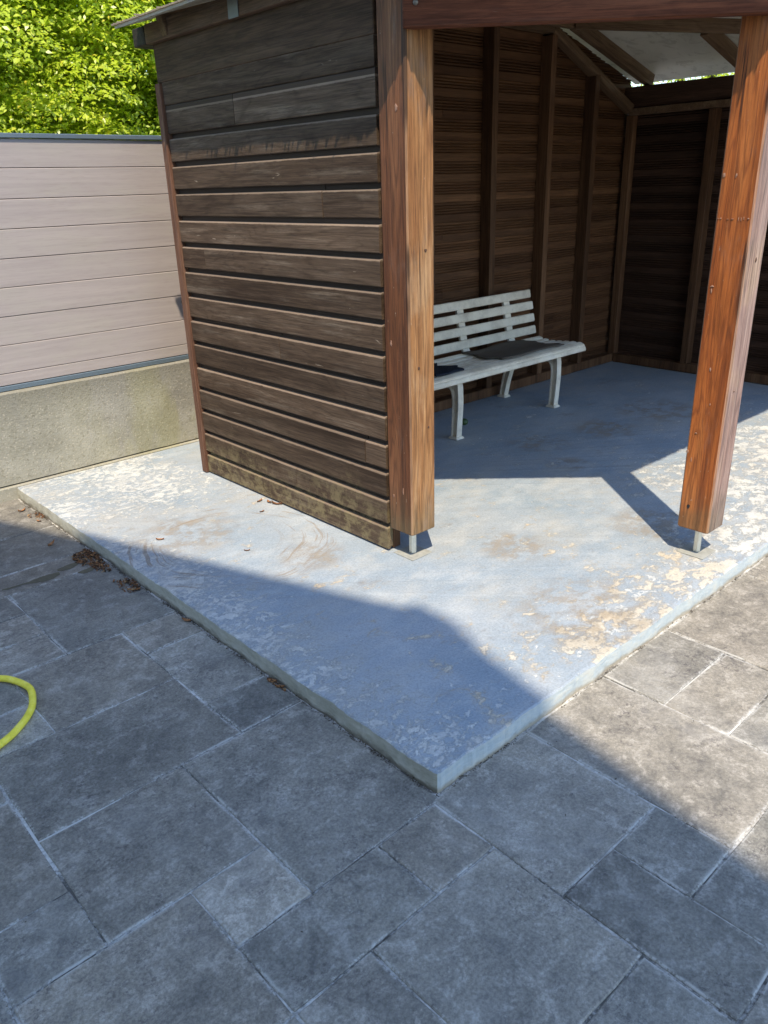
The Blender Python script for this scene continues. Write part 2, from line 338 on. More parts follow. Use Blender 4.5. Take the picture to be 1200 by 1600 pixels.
def tube_mesh(name, pts, rad, n=12, caps=True):
    pts = [Vector(p) for p in pts]; V = []; F = []
    rads = rad if isinstance(rad, (list, tuple)) else [rad] * len(pts)
    pu = None
    for i, p in enumerate(pts):
        d = (pts[min(i + 1, len(pts) - 1)] - pts[max(i - 1, 0)]).normalized()
        if pu is None: pu = Vector((0, 0, 1)) if abs(d.z) < 0.9 else Vector((1, 0, 0))
        s = d.cross(pu).normalized(); u = s.cross(d).normalized(); pu = u
        for k in range(n):
            a = 2 * math.pi * k / n; V.append(p + rads[i] * (math.cos(a) * s + math.sin(a) * u))
    for i in range(len(pts) - 1):
        for k in range(n):
            a = i * n + k; b = i * n + (k + 1) % n; F.append((a, b, b + n, a + n))
    if caps: F.append(tuple(range(n - 1, -1, -1))); F.append(tuple(range((len(pts) - 1) * n, len(pts) * n)))
    return mesh(name, V, F, True)
def catmull(pts, n=8):
    P = [np.array(p, float) for p in pts]; P = [2 * P[0] - P[1]] + P + [2 * P[-1] - P[-2]]; out = []
    for i in range(1, len(P) - 2):
        for k in range(n):
            t = k / n; out.append(0.5 * ((2 * P[i]) + (-P[i - 1] + P[i + 1]) * t + (2 * P[i - 1] - 5 * P[i] + 4 * P[i + 1] - P[i + 2]) * t * t + (-P[i - 1] + 3 * P[i] - 3 * P[i + 1] + P[i + 2]) * t ** 3))
    out.append(P[-2]); return out

# ------------------------------------------------------------------ materials
M = {}
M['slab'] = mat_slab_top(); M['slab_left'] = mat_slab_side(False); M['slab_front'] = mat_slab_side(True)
M['tile'] = mat_tile(); M['grout'] = mat_grout()
BX = dict(dark=(0.044, 0.027, 0.017), mid=(0.088, 0.058, 0.038), light=(0.128, 0.088, 0.060), worn=(0.36, 0.29, 0.22), wornamt=0.3)
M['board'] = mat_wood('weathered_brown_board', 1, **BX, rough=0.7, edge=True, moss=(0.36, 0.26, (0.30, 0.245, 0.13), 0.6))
M['fascia'] = mat_wood('brown_fascia_board', 1, (0.045, 0.028, 0.018), (0.085, 0.050, 0.031), (0.12, 0.072, 0.045), worn=(0.2, 0.16, 0.13), wornamt=0.2)
M['fascia_x'] = mat_wood('dark_end_timber', 0, (0.02, 0.017, 0.014), (0.04, 0.033, 0.028), (0.06, 0.05, 0.042))
M['trim'] = mat_wood('reddish_corner_trim', 2, (0.085, 0.040, 0.026), (0.15, 0.075, 0.048), (0.21, 0.12, 0.08), worn=(0.34, 0.25, 0.19), wornamt=0.35, rings=False)
IN = dict(dark=(0.066, 0.029, 0.014), mid=(0.100, 0.046, 0.021), light=(0.150, 0.073, 0.034), soot=0.15)
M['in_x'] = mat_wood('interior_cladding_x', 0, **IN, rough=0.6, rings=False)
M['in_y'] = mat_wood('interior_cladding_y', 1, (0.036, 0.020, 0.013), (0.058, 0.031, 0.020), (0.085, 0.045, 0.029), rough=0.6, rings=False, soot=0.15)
M['stud'] = mat_wood('interior_stud', 2, (0.055, 0.026, 0.013), (0.105, 0.052, 0.026), (0.15, 0.08, 0.042), rough=0.55, rings=False)
M['rafter'] = mat_wood('rafter_timber', 0, (0.085, 0.05, 0.028), (0.14, 0.085, 0.048), (0.19, 0.125, 0.075), rough=0.6)
M['beam'] = mat_wood('front_beam_timber', 0, (0.075, 0.022, 0.010), (0.14, 0.044, 0.020), (0.20, 0.072, 0.036), rough=0.65, worn=(0.22, 0.17, 0.14), wornamt=0.12)
M['post_l'] = mat_post('golden_brown_post', 0.17,
    [(0.3, (0.105, 0.038, 0.017)), (0.5, (0.165, 0.064, 0.028)), (0.7, (0.25, 0.11, 0.05))],
    [(0.3, (0.22, 0.088, 0.030)), (0.5, (0.33, 0.155, 0.058)), (0.7, (0.44, 0.245, 0.11))], (0.06, 0.026, 0.015), (0.16, 0.07, 0.028))
M['post_r'] = mat_post('orange_brown_post', 0.17,
    [(0.3, (0.29, 0.078, 0.018)), (0.5, (0.38, 0.115, 0.028)), (0.7, (0.45, 0.16, 0.045))],
    [(0.3, (0.26, 0.15, 0.115)), (0.5, (0.34, 0.21, 0.17)), (0.7, (0.42, 0.29, 0.24))], (0.13, 0.036, 0.014), (0.14, 0.085, 0.07))
M['steel'] = plain('galvanised_steel', (0.75, 0.72, 0.60), 0.45, 0.4, 0.3, 40)
M['plate'] = plain('painted_base_plate', (0.31, 0.31, 0.28), 0.85, 0, 0.4, 30, 0.5)
M['rust'] = plain('rusty_thread', (0.10, 0.05, 0.03), 0.7, 0.2)
M['strap'] = plain('grey_metal_strap', (0.16, 0.17, 0.18), 0.45, 0.5)
M['bolt'] = plain('bolt_head', (0.2, 0.17, 0.14), 0.5, 0.6)
M['nail'] = plain('torn_wood_fibre', (0.33, 0.19, 0.13), 0.8)

def mat_panel():
    t = T('pale_roof_panel'); p = t.pos()
    n = t.noise(p, 2.2, 6, 0.6); n2 = t.noise(p, 9, 8, 0.7, 0.8)
    c = t.ramp(n, [(0.35, (0.74, 0.74, 0.69)), (0.65, (0.86, 0.86, 0.82))])
    c = t.mix(t.ma('MULTIPLY', t.step(n2, 0.52, 0.62), 0.35), c, (0.40, 0.40, 0.35))
    t.done(c, 0.35, 0, 0.5); return translucent(t, c, 0.62)
def translucent(t, c, f):
    tr = t.n.new('ShaderNodeBsdfTranslucent'); t.put(tr.inputs[0], c)
    ms = t.n.new('ShaderNodeMixShader'); ms.inputs[0].default_value = f
    t.t.links.new(t.b.outputs[0], ms.inputs[1]); t.t.links.new(tr.outputs[0], ms.inputs[2]); t.t.links.new(ms.outputs[0], t.out.inputs[0])
    return t.m
M['panel'] = mat_panel()
def mat_felt():
    t = T('weathered_roof_sheet'); p = t.pos(); n = t.noise(p, 30, 6, 0.7)
    c = t.ramp(n, [(0.3, (0.55, 0.49, 0.40)), (0.7, (0.80, 0.74, 0.64))]); t.done(t.mix(1.0, c, (0.45, 0.42, 0.38), 'MULTIPLY'), 0.95, 0, 0.2); return translucent(t, c, 0.26)
M['felt'] = mat_felt()
def mat_fence():
    t = T('grey_pink_composite_board'); o = t.shift(t.obj(), 9)
    n = t.noise(t.scale(o, (1.5, 40, 40)), 1.0, 6, 0.6); n2 = t.noise(t.scale(o, (1.2, 1, 3)), 3, 4, 0.6)
    n3 = t.noise(t.scale(o, (12, 1, 160)), 1.0, 3, 0.6)
    c = t.ramp(n, [(0.3, (0.37, 0.325, 0.315)), (0.7, (0.45, 0.395, 0.380))])
    c = t.mix(t.ma('MULTIPLY', t.step(n2, 0.45, 0.7), 0.35), c, (0.43, 0.40, 0.35))
    c = t.mix(t.ma('MULTIPLY', t.step(n3, 0.5, 0.7), 0.3), c, (0.31, 0.26, 0.24))
    t.bump(n3, 0.35, 0.0006)
    return t.done(c, 0.7, 0, 0.35)
M['fence'] = mat_fence()
M['alu'] = plain('blue_grey_aluminium', (0.15, 0.20, 0.245), 0.4, 0.2, 0.1, 20, 0.05)
def mat_concrete():
    t = T('mossy_pebbledash_concrete'); p = t.pos(); x, y, z = t.sep(p)
    n = t.noise(p, 3.5, 7, 0.62); v = t.vor(p, 95, 'F1'); vc = t.vor(p, 95, 'F1', 'Color'); n3 = t.noise(p, 55, 5, 0.7)
    c = t.ramp(n, [(0.3, (0.25, 0.238, 0.205)), (0.5, (0.34, 0.325, 0.28)), (0.7, (0.43, 0.41, 0.36))])
    st = t.step(t.sep(vc)[0], 0.72, 0.86)
    c = t.mix(t.ma('MULTIPLY', t.ma('MULTIPLY', st, t.step(v, 0.55, 0.25)), 0.55), c, (0.55, 0.50, 0.42))
    c = t.mix(t.ma('MULTIPLY', t.step(n3, 0.52, 0.68), 0.45), c, (0.13, 0.12, 0.085))
    mo = t.ma('MULTIPLY', t.step(t.noise(t.scale(p, (2.5, 2.5, 0.8), (3, 0, 1)), 1.6, 5, 0.6), 0.42, 0.60), t.ma('ADD', 0.15, t.ma('MULTIPLY', t.step(x, 0.2, 1.1), 0.5)))
    c = t.mix(mo, c, t.mix(0.5, c, (0.33, 0.31, 0.09)))
    top = t.ma('MULTIPLY', t.step(t.ma('ADD', z, t.ma('MULTIPLY', t.ma('SUBTRACT', n, 0.5), 0.4)), 0.40, 0.58), 0.5)
    c = t.mix(top, c, (0.15, 0.14, 0.11))
    t.bump(v, 0.35, 0.003); t.bump(n3, 0.7, 0.003)
    return t.done(c, 0.92, 0, 0.25)
M['concrete'] = mat_concrete()
def mat_bench():
    t = T('weathered_white_plastic'); o = t.shift(t.obj(), 5)
    n = t.noise(o, 7, 7, 0.65); n2 = t.noise(o, 50, 4, 0.6)
    c = t.ramp(n, [(0.3, (0.55, 0.48, 0.38)), (0.55, (0.78, 0.71, 0.58)), (0.75, (0.84, 0.78, 0.66))])
    c = t.mix(t.ma('MULTIPLY', t.step(n2, 0.55, 0.75), 0.3), c, (0.34, 0.32, 0.27))
    t.bump(n2, 0.2, 0.0008)
    return t.done(c, 0.5, 0, 0.45)
M['bench'] = mat_bench()
def mat_cloth(name, a, b, sc):
    t = T(name); o = t.obj()
    w = t.ma('MULTIPLY', t.wave(o, sc, 0.3, 1, 1, 'X'), t.wave(o, sc, 0.3, 1, 1, 'Y')); n = t.noise(o, 8, 5, 0.6)
    c = t.mix(t.ma('MULTIPLY', w, 0.6), a, b); c = t.mix(t.ma('MULTIPLY', n, 0.35), c, tuple(x * 0.5 for x in a)); t.bump(w, 0.6, 0.002)
    return t.done(c, 0.95, 0, 0.1)
M['mat_brown'] = mat_cloth('brown_grey_cloth', (0.13, 0.11, 0.09), (0.19, 0.165, 0.14), 60)
M['mat_navy'] = mat_cloth('navy_quilted_cloth', (0.018, 0.022, 0.035), (0.045, 0.052, 0.075), 14)
def mat_hose():
    t = T('yellow_hose_pvc'); o = t.obj(); n = t.noise(o, 35, 6, 0.7)
    c = t.ramp(n, [(0.35, (0.78, 0.66, 0.06)), (0.55, (0.92, 0.79, 0.09)), (0.75, (0.92, 0.82, 0.22))])
    return t.done(c, 0.5, 0, 0.25)
M['hose'] = mat_hose()
def mat_leaf(name, stops, trans=0.35, rough=0.42):
    t = T(name); p = t.pos()
    at = t.n.new('ShaderNodeAttribute'); at.attribute_name = 'tone'
    n = t.noise(p, 1.3, 4, 0.6)
    f = t.ma('ADD', t.ma('MULTIPLY', at.outputs['Fac'], 0.75), t.ma('MULTIPLY', n, 0.3))
    c = t.ramp(f, stops)
    t.done(c, rough, 0, 0.5)
    tr = t.n.new('ShaderNodeBsdfTranslucent'); t.put(tr.inputs[0], t.mix(1.0, c, (1.5, 1.45, 0.5), 'MULTIPLY'))
    ms = t.n.new('ShaderNodeMixShader'); ms.inputs[0].default_value = trans
    t.t.links.new(t.b.outputs[0], ms.inputs[1]); t.t.links.new(tr.outputs[0], ms.inputs[2]); t.t.links.new(ms.outputs[0], t.out.inputs[0])
    return t.m
M['leaf'] = mat_leaf('glossy_green_leaf', [(0.12, (0.19, 0.29, 0.020)), (0.42, (0.42, 0.54, 0.032)), (0.72, (0.58, 0.66, 0.06)), (0.97, (0.70, 0.56, 0.08))], 0.45, 0.33)
M['bark'] = plain('bark', (0.07, 0.055, 0.04), 0.95, 0, 0.5, 25, 0.9)
def mat_dry():
    t = T('dry_leaf'); c = t.ramp(t.rnd(), [(0.0, (0.30, 0.13, 0.05)), (0.5, (0.42, 0.20, 0.085)), (1.0, (0.20, 0.09, 0.045))])
    n = t.noise(t.obj(), 60, 4, 0.6); c = t.mix(t.ma('MULTIPLY', n, 0.5), c, (0.10, 0.055, 0.03)); return t.done(c, 0.8, 0, 0.3)
M['dry'] = mat_dry()
def mat_litter():
    t = T('leaf_litter'); p = t.pos(); vc = t.vor(p, 90, 'F1', 'Color')
    c = t.ramp(t.sep(vc)[0], [(0.1, (0.04, 0.025, 0.016)), (0.45, (0.13, 0.062, 0.03)), (0.8, (0.25, 0.115, 0.05)), (0.97, (0.40, 0.24, 0.11))]); return t.done(c, 0.9, 0, 0.2)
M['litter'] = mat_litter()
M['soil'] = plain('dark_soil_crumb', (0.075, 0.06, 0.042), 1.0, 0, 0.6, 80, 0.8)
M['mud'] = plain('dried_olive_mud', (0.105, 0.092, 0.060), 0.9, 0, 0.35, 60, 0.8)
def mat_ground():
    t = T('rough_lawn_ground'); p = t.pos(); n = t.noise(p, 1.5, 8, 0.7)
    return t.done(t.ramp(n, [(0.3, (0.04, 0.055, 0.02)), (0.7, (0.085, 0.095, 0.04))]), 1.0, 0, 0.2)
M['ground'] = mat_ground()
M['render'] = plain('cream_wall_render', (0.74, 0.72, 0.66), 0.9, 0, 0.08, 40, 0.5)
M['rooftile'] = plain('dark_roof_tile', (0.09, 0.06, 0.05), 0.8, 0, 0.3, 6, 0.4)
M['glass'] = plain('window_glass', (0.03, 0.04, 0.05), 0.05)
M['whitepaint'] = plain('white_frame_paint', (0.75, 0.75, 0.72), 0.5, 0, 0.04)
M['pebble'] = plain('white_grit', (0.6, 0.6, 0.56), 0.9)
M['green'] = plain('dull_green_skin', (0.035, 0.07, 0.02), 0.5)
M['dark'] = plain('black_plastic', (0.015, 0.015, 0.016), 0.5)

# ================================================================== SETTING
# ground sheet
g = link('ground', mesh('ground', [(-250, -250, -0.06), (250, -250, -0.06), (250, 250, -0.06), (-250, 250, -0.06)], [(0, 1, 2, 3)]), None, None, M['ground']); tag(g, kind='structure')

# paving: joint bed + individually built pavers on a 20 cm module
U = 0.202; OX, OY = -0.033, -0.0225
paving = link('patio_paving', mesh('joint_bed', [(-5.2, -5.2, -0.0035), (9.5, -5.2, -0.0035), (9.5, 3.118, -0.0035), (-5.2, 3.118, -0.0035),
                                             (-5.2, -5.2, -0.055), (9.5, -5.2, -0.055), (9.5, 3.118, -0.055), (-5.2, 3.118, -0.055)],
              [(0, 1, 2, 3), (4, 7, 6, 5), (0, 4, 5, 1), (1, 5, 6, 2), (2, 6, 7, 3), (3, 7, 4, 0)]), None, None, M['grout']); tag(paving, kind='structure')
known = [(-1, -1, 0, 0), (-3, 0, -2, 1), (-3, -1, -1, 0), (-2, -3, 0, -1), (-5, -1, -3, 1), (-4, 1, -2, 3), (-5, 1, -4, 2), (-6, 2, -4, 4),
         (-4, 3, -1, 5), (-2, 0, 0, 3), (-1, 3, 0, 4), (-1, 4, 0, 6), (-1, 6, 0, 7), (-3, 5, -1, 7), (-2, 7, 0, 10), (-4, 8, -2, 9), (-4, 7, -2, 8),
         (-5, 5, -3, 6), (-4, 6, -3, 7), (-4, 9, -2, 10), (-3, 10, 0, 11), (-2, 11, 0, 13), (-4, 11, -2, 13), (-2, 13, 0, 15), (0, -2, 2, 0), (2, -3, 4, 0), (4, -1, 6, 0),
         (4, -2, 6, -1), (4, -4, 6, -2), (6, -2, 9, 0), (1, -3, 2, -2), (0, -4, 1, -2), (1, -5, 3, -3), (3, -5, 4, -3), (-2, -5, 0, -3), (-3, -3, -2, -1),
         (-5, -3, -3, -1), (9, -2, 11, 0), (-6, 4, -4, 5), (-6, 0, -5, 2), (0, -6, 1, -4), (6, -4, 8, -2), (-4, 13, -2, 15)]
GI0, GI1, GJ0, GJ1 = -13, 22, -12, 15
occ = {}
def free(a, b, c, d):
    for i in range(a, c):
        for j in range(b, d):
            if (i, j) in occ or i < GI0 or i >= GI1 or j < GJ0 or j >= GJ1 or (i >= 0 and j >= 0): return False
    return True
def take(a, b, c, d):
    for i in range(a, c):
        for j in range(b, d): occ[(i, j)] = 1
tiles = []
for k in known:
    if all((i, j) not in occ for i in range(k[0], k[2]) for j in range(k[1], k[3])): take(*k); tiles.append(k)
rt = random.Random(3)
for j in range(GJ0, GJ1):
    for i in range(GI0, GI1):
        if (i, j) in occ or (i >= 0 and j >= 0): continue
        sizes = [(2, 2), (3, 2), (2, 3), (2, 1), (1, 2), (2, 2), (3, 2)]; rt.shuffle(sizes)
        for w, h in sizes + [(1, 1)]:
            if free(i, j, i + w, j + h): take(i, j, i + w, j + h); tiles.append((i, j, i + w, j + h)); break
def paver(a, b, c, d):
    gp = 0.0027
    x0, x1, y0, y1 = OX + a * U + gp, OX + c * U - gp, OY + b * U + gp, OY + d * U - gp
    if a < 0 and c == 0 and b >= 0: x1 = -0.010
    if d == 0 and a >= 0: y1 = -0.010
    if d >= 15: y1 = 3.112
    cx, cy = (x0 + x1) / 2, (y0 + y1) / 2
    out = []
    for (xa, ya), (xb, yb) in (((x0, y0), (x1, y0)), ((x1, y0), (x1, y1)), ((x1, y1), (x0, y1)), ((x0, y1), (x0, y0))):
        L = math.hypot(xb - xa, yb - ya); n = max(3, min(5, int(L / 0.08)))
        for k in range(n):
            t = k / n; j = (rt.random() - 0.5) * 0.0046
            px, py = xa + (xb - xa) * t, ya + (yb - ya) * t
            if xa == xb: px += j
            else: py += j
            out.append((px - cx, py - cy))
    n = len(out); dz = rt.uniform(-0.0014, 0.0014)
    tx, ty = rt.uniform(-.002, .002), rt.uniform(-.002, .002)
    top = [(x * (1 - 0.003 / max(abs(x1 - cx), .05)), y * (1 - 0.003 / max(abs(y1 - cy), .05)), dz + tx * x + ty * y) for x, y in out]
    mid = [(x, y, dz - 0.0022) for x, y in out]; bot = [(x, y, -0.03) for x, y in out]
    hx, hy = x1 - cx, y1 - cy
    inn = [(max(-hx + .012, min(hx - .012, x)), max(-hy + .012, min(hy - .012, y)), z) for x, y, z in top]
    V = top + mid + bot + inn; F = [tuple(range(3 * n, 4 * n))]
    for k in range(n):
        q = (k + 1) % n; F.append((k, q, 3 * n + q, 3 * n + k)); F.append((k, k + n, q + n, q)); F.append((k + n, k + 2 * n, q + 2 * n, q + n))
    me = mesh('paving_slab', V, F)
    at = me.attributes.new('edge', 'FLOAT', 'POINT'); at.data.foreach_set('value', [1.0] * n + [1.0] * n + [0.0] * n + [0.0] * n)
    o = link('paving_slab', fixn(me), paving, (cx, cy, 0), M['tile'])
    w = {(-3, 0, -2, 1): 1.45, (-1, 3, 0, 4): .85, (-1, 4, 0, 6): 1.15, (0, -4, 1, -2): .82, (-2, 7, 0, 10): .85, (-2, 0, 0, 3): 1.0, (-2, -3, 0, -1): 1.08, (-1, -1, 0, 0): 1.05, (-3, -1, -1, 0): .95, (-5, 5, -3, 6): 1.25, (-4, 7, -2, 8): 1.15}.get((a, b, c, d), rt.uniform(.86, 1.14))
    if b >= 9 and c <= 0: w *= .85
    h = rt.uniform(-1, 1) * .04
    o.color = (w * (1 + h), w, w * (1 - h), 1)
    return o
ctr = (-0.2, 0.2)
tiles.sort(key=lambda k: math.hypot((k[0] + k[2]) / 2 * U - ctr[0], (k[1] + k[3]) / 2 * U - ctr[1]))
for k in tiles[:290]: paver(*k)

# concrete platform
def platform():
    def edge(p, q, n, amp, ax):
        r = []
        for k in range(n):
            t = k / n; x = p[0] + (q[0] - p[0]) * t; y = p[1] + (q[1] - p[1]) * t
            d = amp * (mnoise.noise(Vector((x * 9, y * 9, 1.3))) + 0.6 * mnoise.noise(Vector((x * 40, y * 40, 4.3))))
            if ax == 0: x += d
            else: y += d
            r.append((x, y))
        return r
    X1 = 6.5; Y1 = 3.119
    ring = edge((0, 0), (X1, 0), 420, 0.0055, 1) + [(X1, 0), (X1, Y1)] + edge((0, Y1), (0, 0), 210, 0.0055, 0)
    ring[0] = (0.004, 0.003)
    n = len(ring); V = []; F = []
    cx, cy = 3, 1.5
    def ins(r, d):
        x, y = r
        return (x + (d if x < 0.05 else 0), y + (d if y < 0.05 else 0))
    for (d, z) in ((0.005, 0.06), (0.001, 0.0565), (-0.001, 0.03), (-0.003, -0.03)):
        for k, r in enumerate(ring):
            x, y = ins(r, d)
            jz = 0.0026 * mnoise.noise(Vector((r[0] * 14, r[1] * 14, z * 50))) if z > 0 else 0
            chip = 0.0
            if z > 0.05 and d > 0.003:
                c = mnoise.noise(Vector((r[0] * 11, r[1] * 11, 8)))
                if c > 0.05: x, y = ins(r, d + (c - 0.05) * 0.03)
            V.append((x, y, z + jz))
    F.append(tuple(range(n)))
    for L in range(3):
        for k in range(n):
            q = (k + 1) % n; a = L * n; b = (L + 1) * n; F.append((a + k, b + k, b + q, a + q))
    me = fixn(mesh('concrete_platform', V, F))
    for mm in (M['slab'], M['slab_left'], M['slab_front']): me.materials.append(mm)
    for f in me.polygons:
        nn = f.normal
        f.material_index = 0 if (nn.z > 0.75 or f.center.z > 0.056) else (1 if abs(nn.x) > abs(nn.y) else 2)
    return me
pl = link('concrete_platform', platform()); tag(pl, kind='structure')

# ------------------------------------------------------------------ retaining wall and fence
wallt = empty('concrete_wall', (1.5, 3.24, 0)); tag(wallt, 'low mossy pebbled concrete wall under the grey boarded fence', 'wall')
def wmesh():
    xs = np.linspace(-4.5, 6.5, 180); V = []; F = []
    prof = [(3.14, 0.076), (3.14, 0.3), (3.14, 0.555), (3.150, 0.565), (3.34, 0.565), (3.34, -0.05), (3.16, -0.05), (3.16, 0.070)]
    for x in xs:
        for k, (y, z) in enumerate(prof):
            j = 0.0022 * mnoise.noise(Vector((x * 7, k * 3.1, 2)))
            V.append((x, y + (j if k < 4 else 0), z + (j * 1.2 if k in (0, 2, 3) else 0)))
    n = len(prof)
    for i in range(len(xs) - 1):
        for k in range(n):
            q = (k + 1) % n; F.append((i * n + k, i * n + q, (i + 1) * n + q, (i + 1) * n + k))
    F.append(tuple(range(n))); F.append(tuple(range((len(xs) - 1) * n, len(xs) * n)))
    return fixn(mesh('wall_body', V, F))
o = link('wall_body', wmesh(), wallt, (-1.5, -3.24, 0), M['concrete'])
box('footing', -4.5, 6.5, 3.1215, 3.162, -0.05, 0.068, M['concrete'], wallt, 0.004, (1.5, 3.24, 0))

fence = empty('composite_fence', (1.5, 3.2, 0.57)); tag(fence, 'grey pink composite board fence with blue grey metal rails on the concrete wall', 'fence')
FB = (1.5, 3.2, 0.57)
fz = [0.594, 0.655, 0.797, 0.938, 1.078, 1.216, 1.354, 1.492, 1.632, 1.764]
spans = [(-4.4, -2.07), (-2.03, -0.27), (-0.23, 1.53), (1.57, 3.33), (3.37, 5.13), (5.17, 6.4)]
for (a, b) in spans:
    for k in range(len(fz) - 1):
        d = random.uniform(-0.0007, 0.0007)
        box('fence_board', a, b, 3.168 + d, 3.192 + d, fz[k] + 0.0013, fz[k + 1] - 0.0013, M['fence'], fence, 0.0022, FB)
    box('seam_shade_sheet', a + .002, b - .002, 3.1935, 3.1965, 0.5925, 1.765, M['dark'], fence, 0, FB)  # dark sheet added behind the boards so the seams look shaded
    box('bottom_rail', a, b, 3.162, 3.20, 0.567, 0.592, M['alu'], fence, 0.002, FB)
    box('top_rail', a, b, 3.158, 3.202, 1.766, 1.787, M['alu'], fence, 0.002, FB)
for x in (-4.44, -2.05, -0.25, 1.55, 3.35, 5.15, 6.44):
    box('fence_post', x - 0.0195, x + 0.0195, 3.1595 + 0.001, 3.20, 0.567, 1.80, M['alu'], fence, 0.002, FB)

# ================================================================== SHELTER
sh = empty('wooden_shelter', (2.8, 1.3, 0.06))
tag(sh, 'open brown timber garden shelter with cut corner standing on the painted concrete platform', 'shelter')
B = (2.8, 1.3, 0.06)
def loc(o): o.location = Vector(o.location) - Vector(B); return o
def xbeam(name, p, q, *a, **k):
    o = beam(name, Vector(p) - Vector(B), Vector(q) - Vector(B), *a, **k); o.parent = sh; return o

OUT = [(0.030, 0.001), (0.016, 0.001), (0.014, -0.0075), (0.003, -0.0085), (0.0, -0.005), (0.0, 0.0835), (0.0025, 0.0885), (0.017, 0.0905), (0.0205, 0.093), (0.0205, 0.1235), (0.025, 0.1235), (0.025, 0.1195), (0.030, 0.1195)]
def profile_plank(name, axis, prof, a_fn, b_fn, origin, mat, sgn=1, jit=0.0):
    """prof: list of (depth, z); extruded along axis from a_fn(z) to b_fn(z)"""
    V = []; n = len(prof)
    mid = (a_fn(0) + b_fn(0)) / 2
    for e in (0, 1):
        for d, z in prof:
            s = (a_fn(z) if e == 0 else b_fn(z)) - mid
            V.append((s, sgn * d, z) if axis == 0 else (sgn * d, s, z))
    F = [tuple(range(n)), tuple(range(2 * n - 1, n - 1, -1))] + [(k, (k + 1) % n, n + (k + 1) % n, n + k) for k in range(n)]
    me = fixn(mesh(name, V, F))
    p = list(origin); p[axis] += mid
    return loc(link(name, me, sh, p, mat))
splits = {1: [1.417], 3: [2.346], -2: [1.98], 6: [1.782], 9: [1.221], 11: [1.725], 4: [], 8: []}
for k in range(-3, 13):
    top = 1.609 - 0.1203 * k; z0 = top - 0.0885
    ys = [1.096] + [s for s in splits.get(k, [])] + [2.553]
    for a, b in zip(ys[:-1], ys[1:]):
        dx = random.uniform(-0.0012, 0.0012)
        ga = 0.0 if a == ys[0] else 0.0014; gb = 0.0 if b == ys[-1] else 0.0014
        prof = OUT if k != -2 else [(d, z + (0.0215 if 0.08 < z < 0.0945 else 0)) for d, z in OUT]
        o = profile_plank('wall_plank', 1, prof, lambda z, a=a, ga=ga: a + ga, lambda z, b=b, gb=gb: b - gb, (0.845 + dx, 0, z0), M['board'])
        o.rotation_euler = (random.uniform(-0.0018, 0.0018), random.uniform(-.012, .012), random.uniform(-.0008, .0008))
# top fascia plank, corner trim, inner lining of left wall
loc(box('fascia_plank', 0.8385, 0.868, 1.090, 2.585, 1.967, 2.16, M['fascia'], sh, 0.003))
loc(box('corner_trim', 0.829, 0.872, 2.5555, 2.598, 0.064, 1.965, M['trim'], sh, 0.003))
for zz in np.arange(0.075, 2.0, 0.12):
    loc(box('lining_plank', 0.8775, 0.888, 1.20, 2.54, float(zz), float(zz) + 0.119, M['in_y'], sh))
loc(box('end_stud', 0.8775, 0.918, 1.096, 1.141, 0.066, 1.965, M['stud'], sh, 0.002))

# interior cladding: back wall and right wall
def prof_in(h=0.12):
    P = [(0.022, 0.0005), (0.0, 0.0005), (0.0, 0.046)]
    for k in range(4):
        z = 0.046 + k * 0.0165; P += [(0.0095, z + 0.0085), (0.0095, z + 0.0115), (0.0, z + 0.0125), (0.0, z + 0.0165)]
    return P[:-1] + [(0.0, 0.116), (0.004, 0.1195), (0.011, 0.1195), (0.011, 0.124), (0.018, 0.124), (0.018, 0.1195), (0.022, 0.1195)]
BY = 2.552
def xr(zabs): return 4.815 if zabs < 2.19 else min(4.815, 4.79 - (zabs - 2.19) / 0.285)
def xl(zabs): return 0.875 if zabs < 2.19 else max(0.875, 0.86 + (zabs - 2.19) / 0.285)
z0 = 0.07; k = 0
while z0 < 2.39:
    jn = [] if k % 3 else [[2.72], [3.98], [2.72]][(k // 3) % 3]
    xs = [None] + jn + [None]
    for i in range(len(xs) - 1):
        fa = (lambda z, z0=z0: xl(z0 + z)) if xs[i] is None else (lambda z, c=xs[i]: c + 0.001)
        fb = (lambda z, z0=z0: xr(z0 + z)) if xs[i + 1] is None else (lambda z, c=xs[i + 1]: c - 0.001)
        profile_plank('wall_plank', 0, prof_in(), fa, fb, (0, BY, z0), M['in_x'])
    z0 += 0.12; k += 1
z0 = 0.07
while z0 < 1.95:
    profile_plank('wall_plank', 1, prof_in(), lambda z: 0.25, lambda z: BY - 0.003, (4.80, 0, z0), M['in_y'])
    z0 += 0.12
# studs on the back wall (front face y=2.47)
for xa in (1.35, 1.93, 2.50, 3.085, 3.675, 4.205):
    zt = 2.385 if xa < 3.7 else 1.985 + (4.711 - xa - 0.03) * 0.423
    if xa < 1.86: zt = 1.985 + (xa - 0.88) * 0.423
    loc(box('wall_stud', xa, xa + 0.055, 2.462, BY - 0.001, 0.135, zt, M['stud'], sh, 0.002))
loc(box('wall_stud', 4.735, 4.795, 2.462, 2.522, 0.066, 1.94, M['stud'], sh, 0.002))
for ya in (1.80, 1.05, 0.45):
    loc(box('wall_stud', 4.715, 4.798, ya, ya + 0.055, 0.135, 1.938, M['stud'], sh, 0.002))
loc(box('sill_plate', 0.93, 4.73, 2.466, BY - 0.001, 0.064, 0.132, M['stud'], sh, 0.003))
loc(box('sill_plate', 4.72, 4.798, 0.26, 2.458, 0.064, 0.132, M['stud'], sh, 0.003))
loc(box('wall_plate', 4.712, 4.80, 0.26, 2.50, 1.942, 1.988, M['rafter'], sh, 0.003))
loc(box('eave_beam', 4.735, 4.815, 0.09, 2.58, 1.992, 2.135, M['in_y'], sh, 0.003))
xbeam('wall_plate', (3.69, 2.500, 2.395), (4.735, 2.500, 1.953), 0.075, 0.055, M['rafter'])
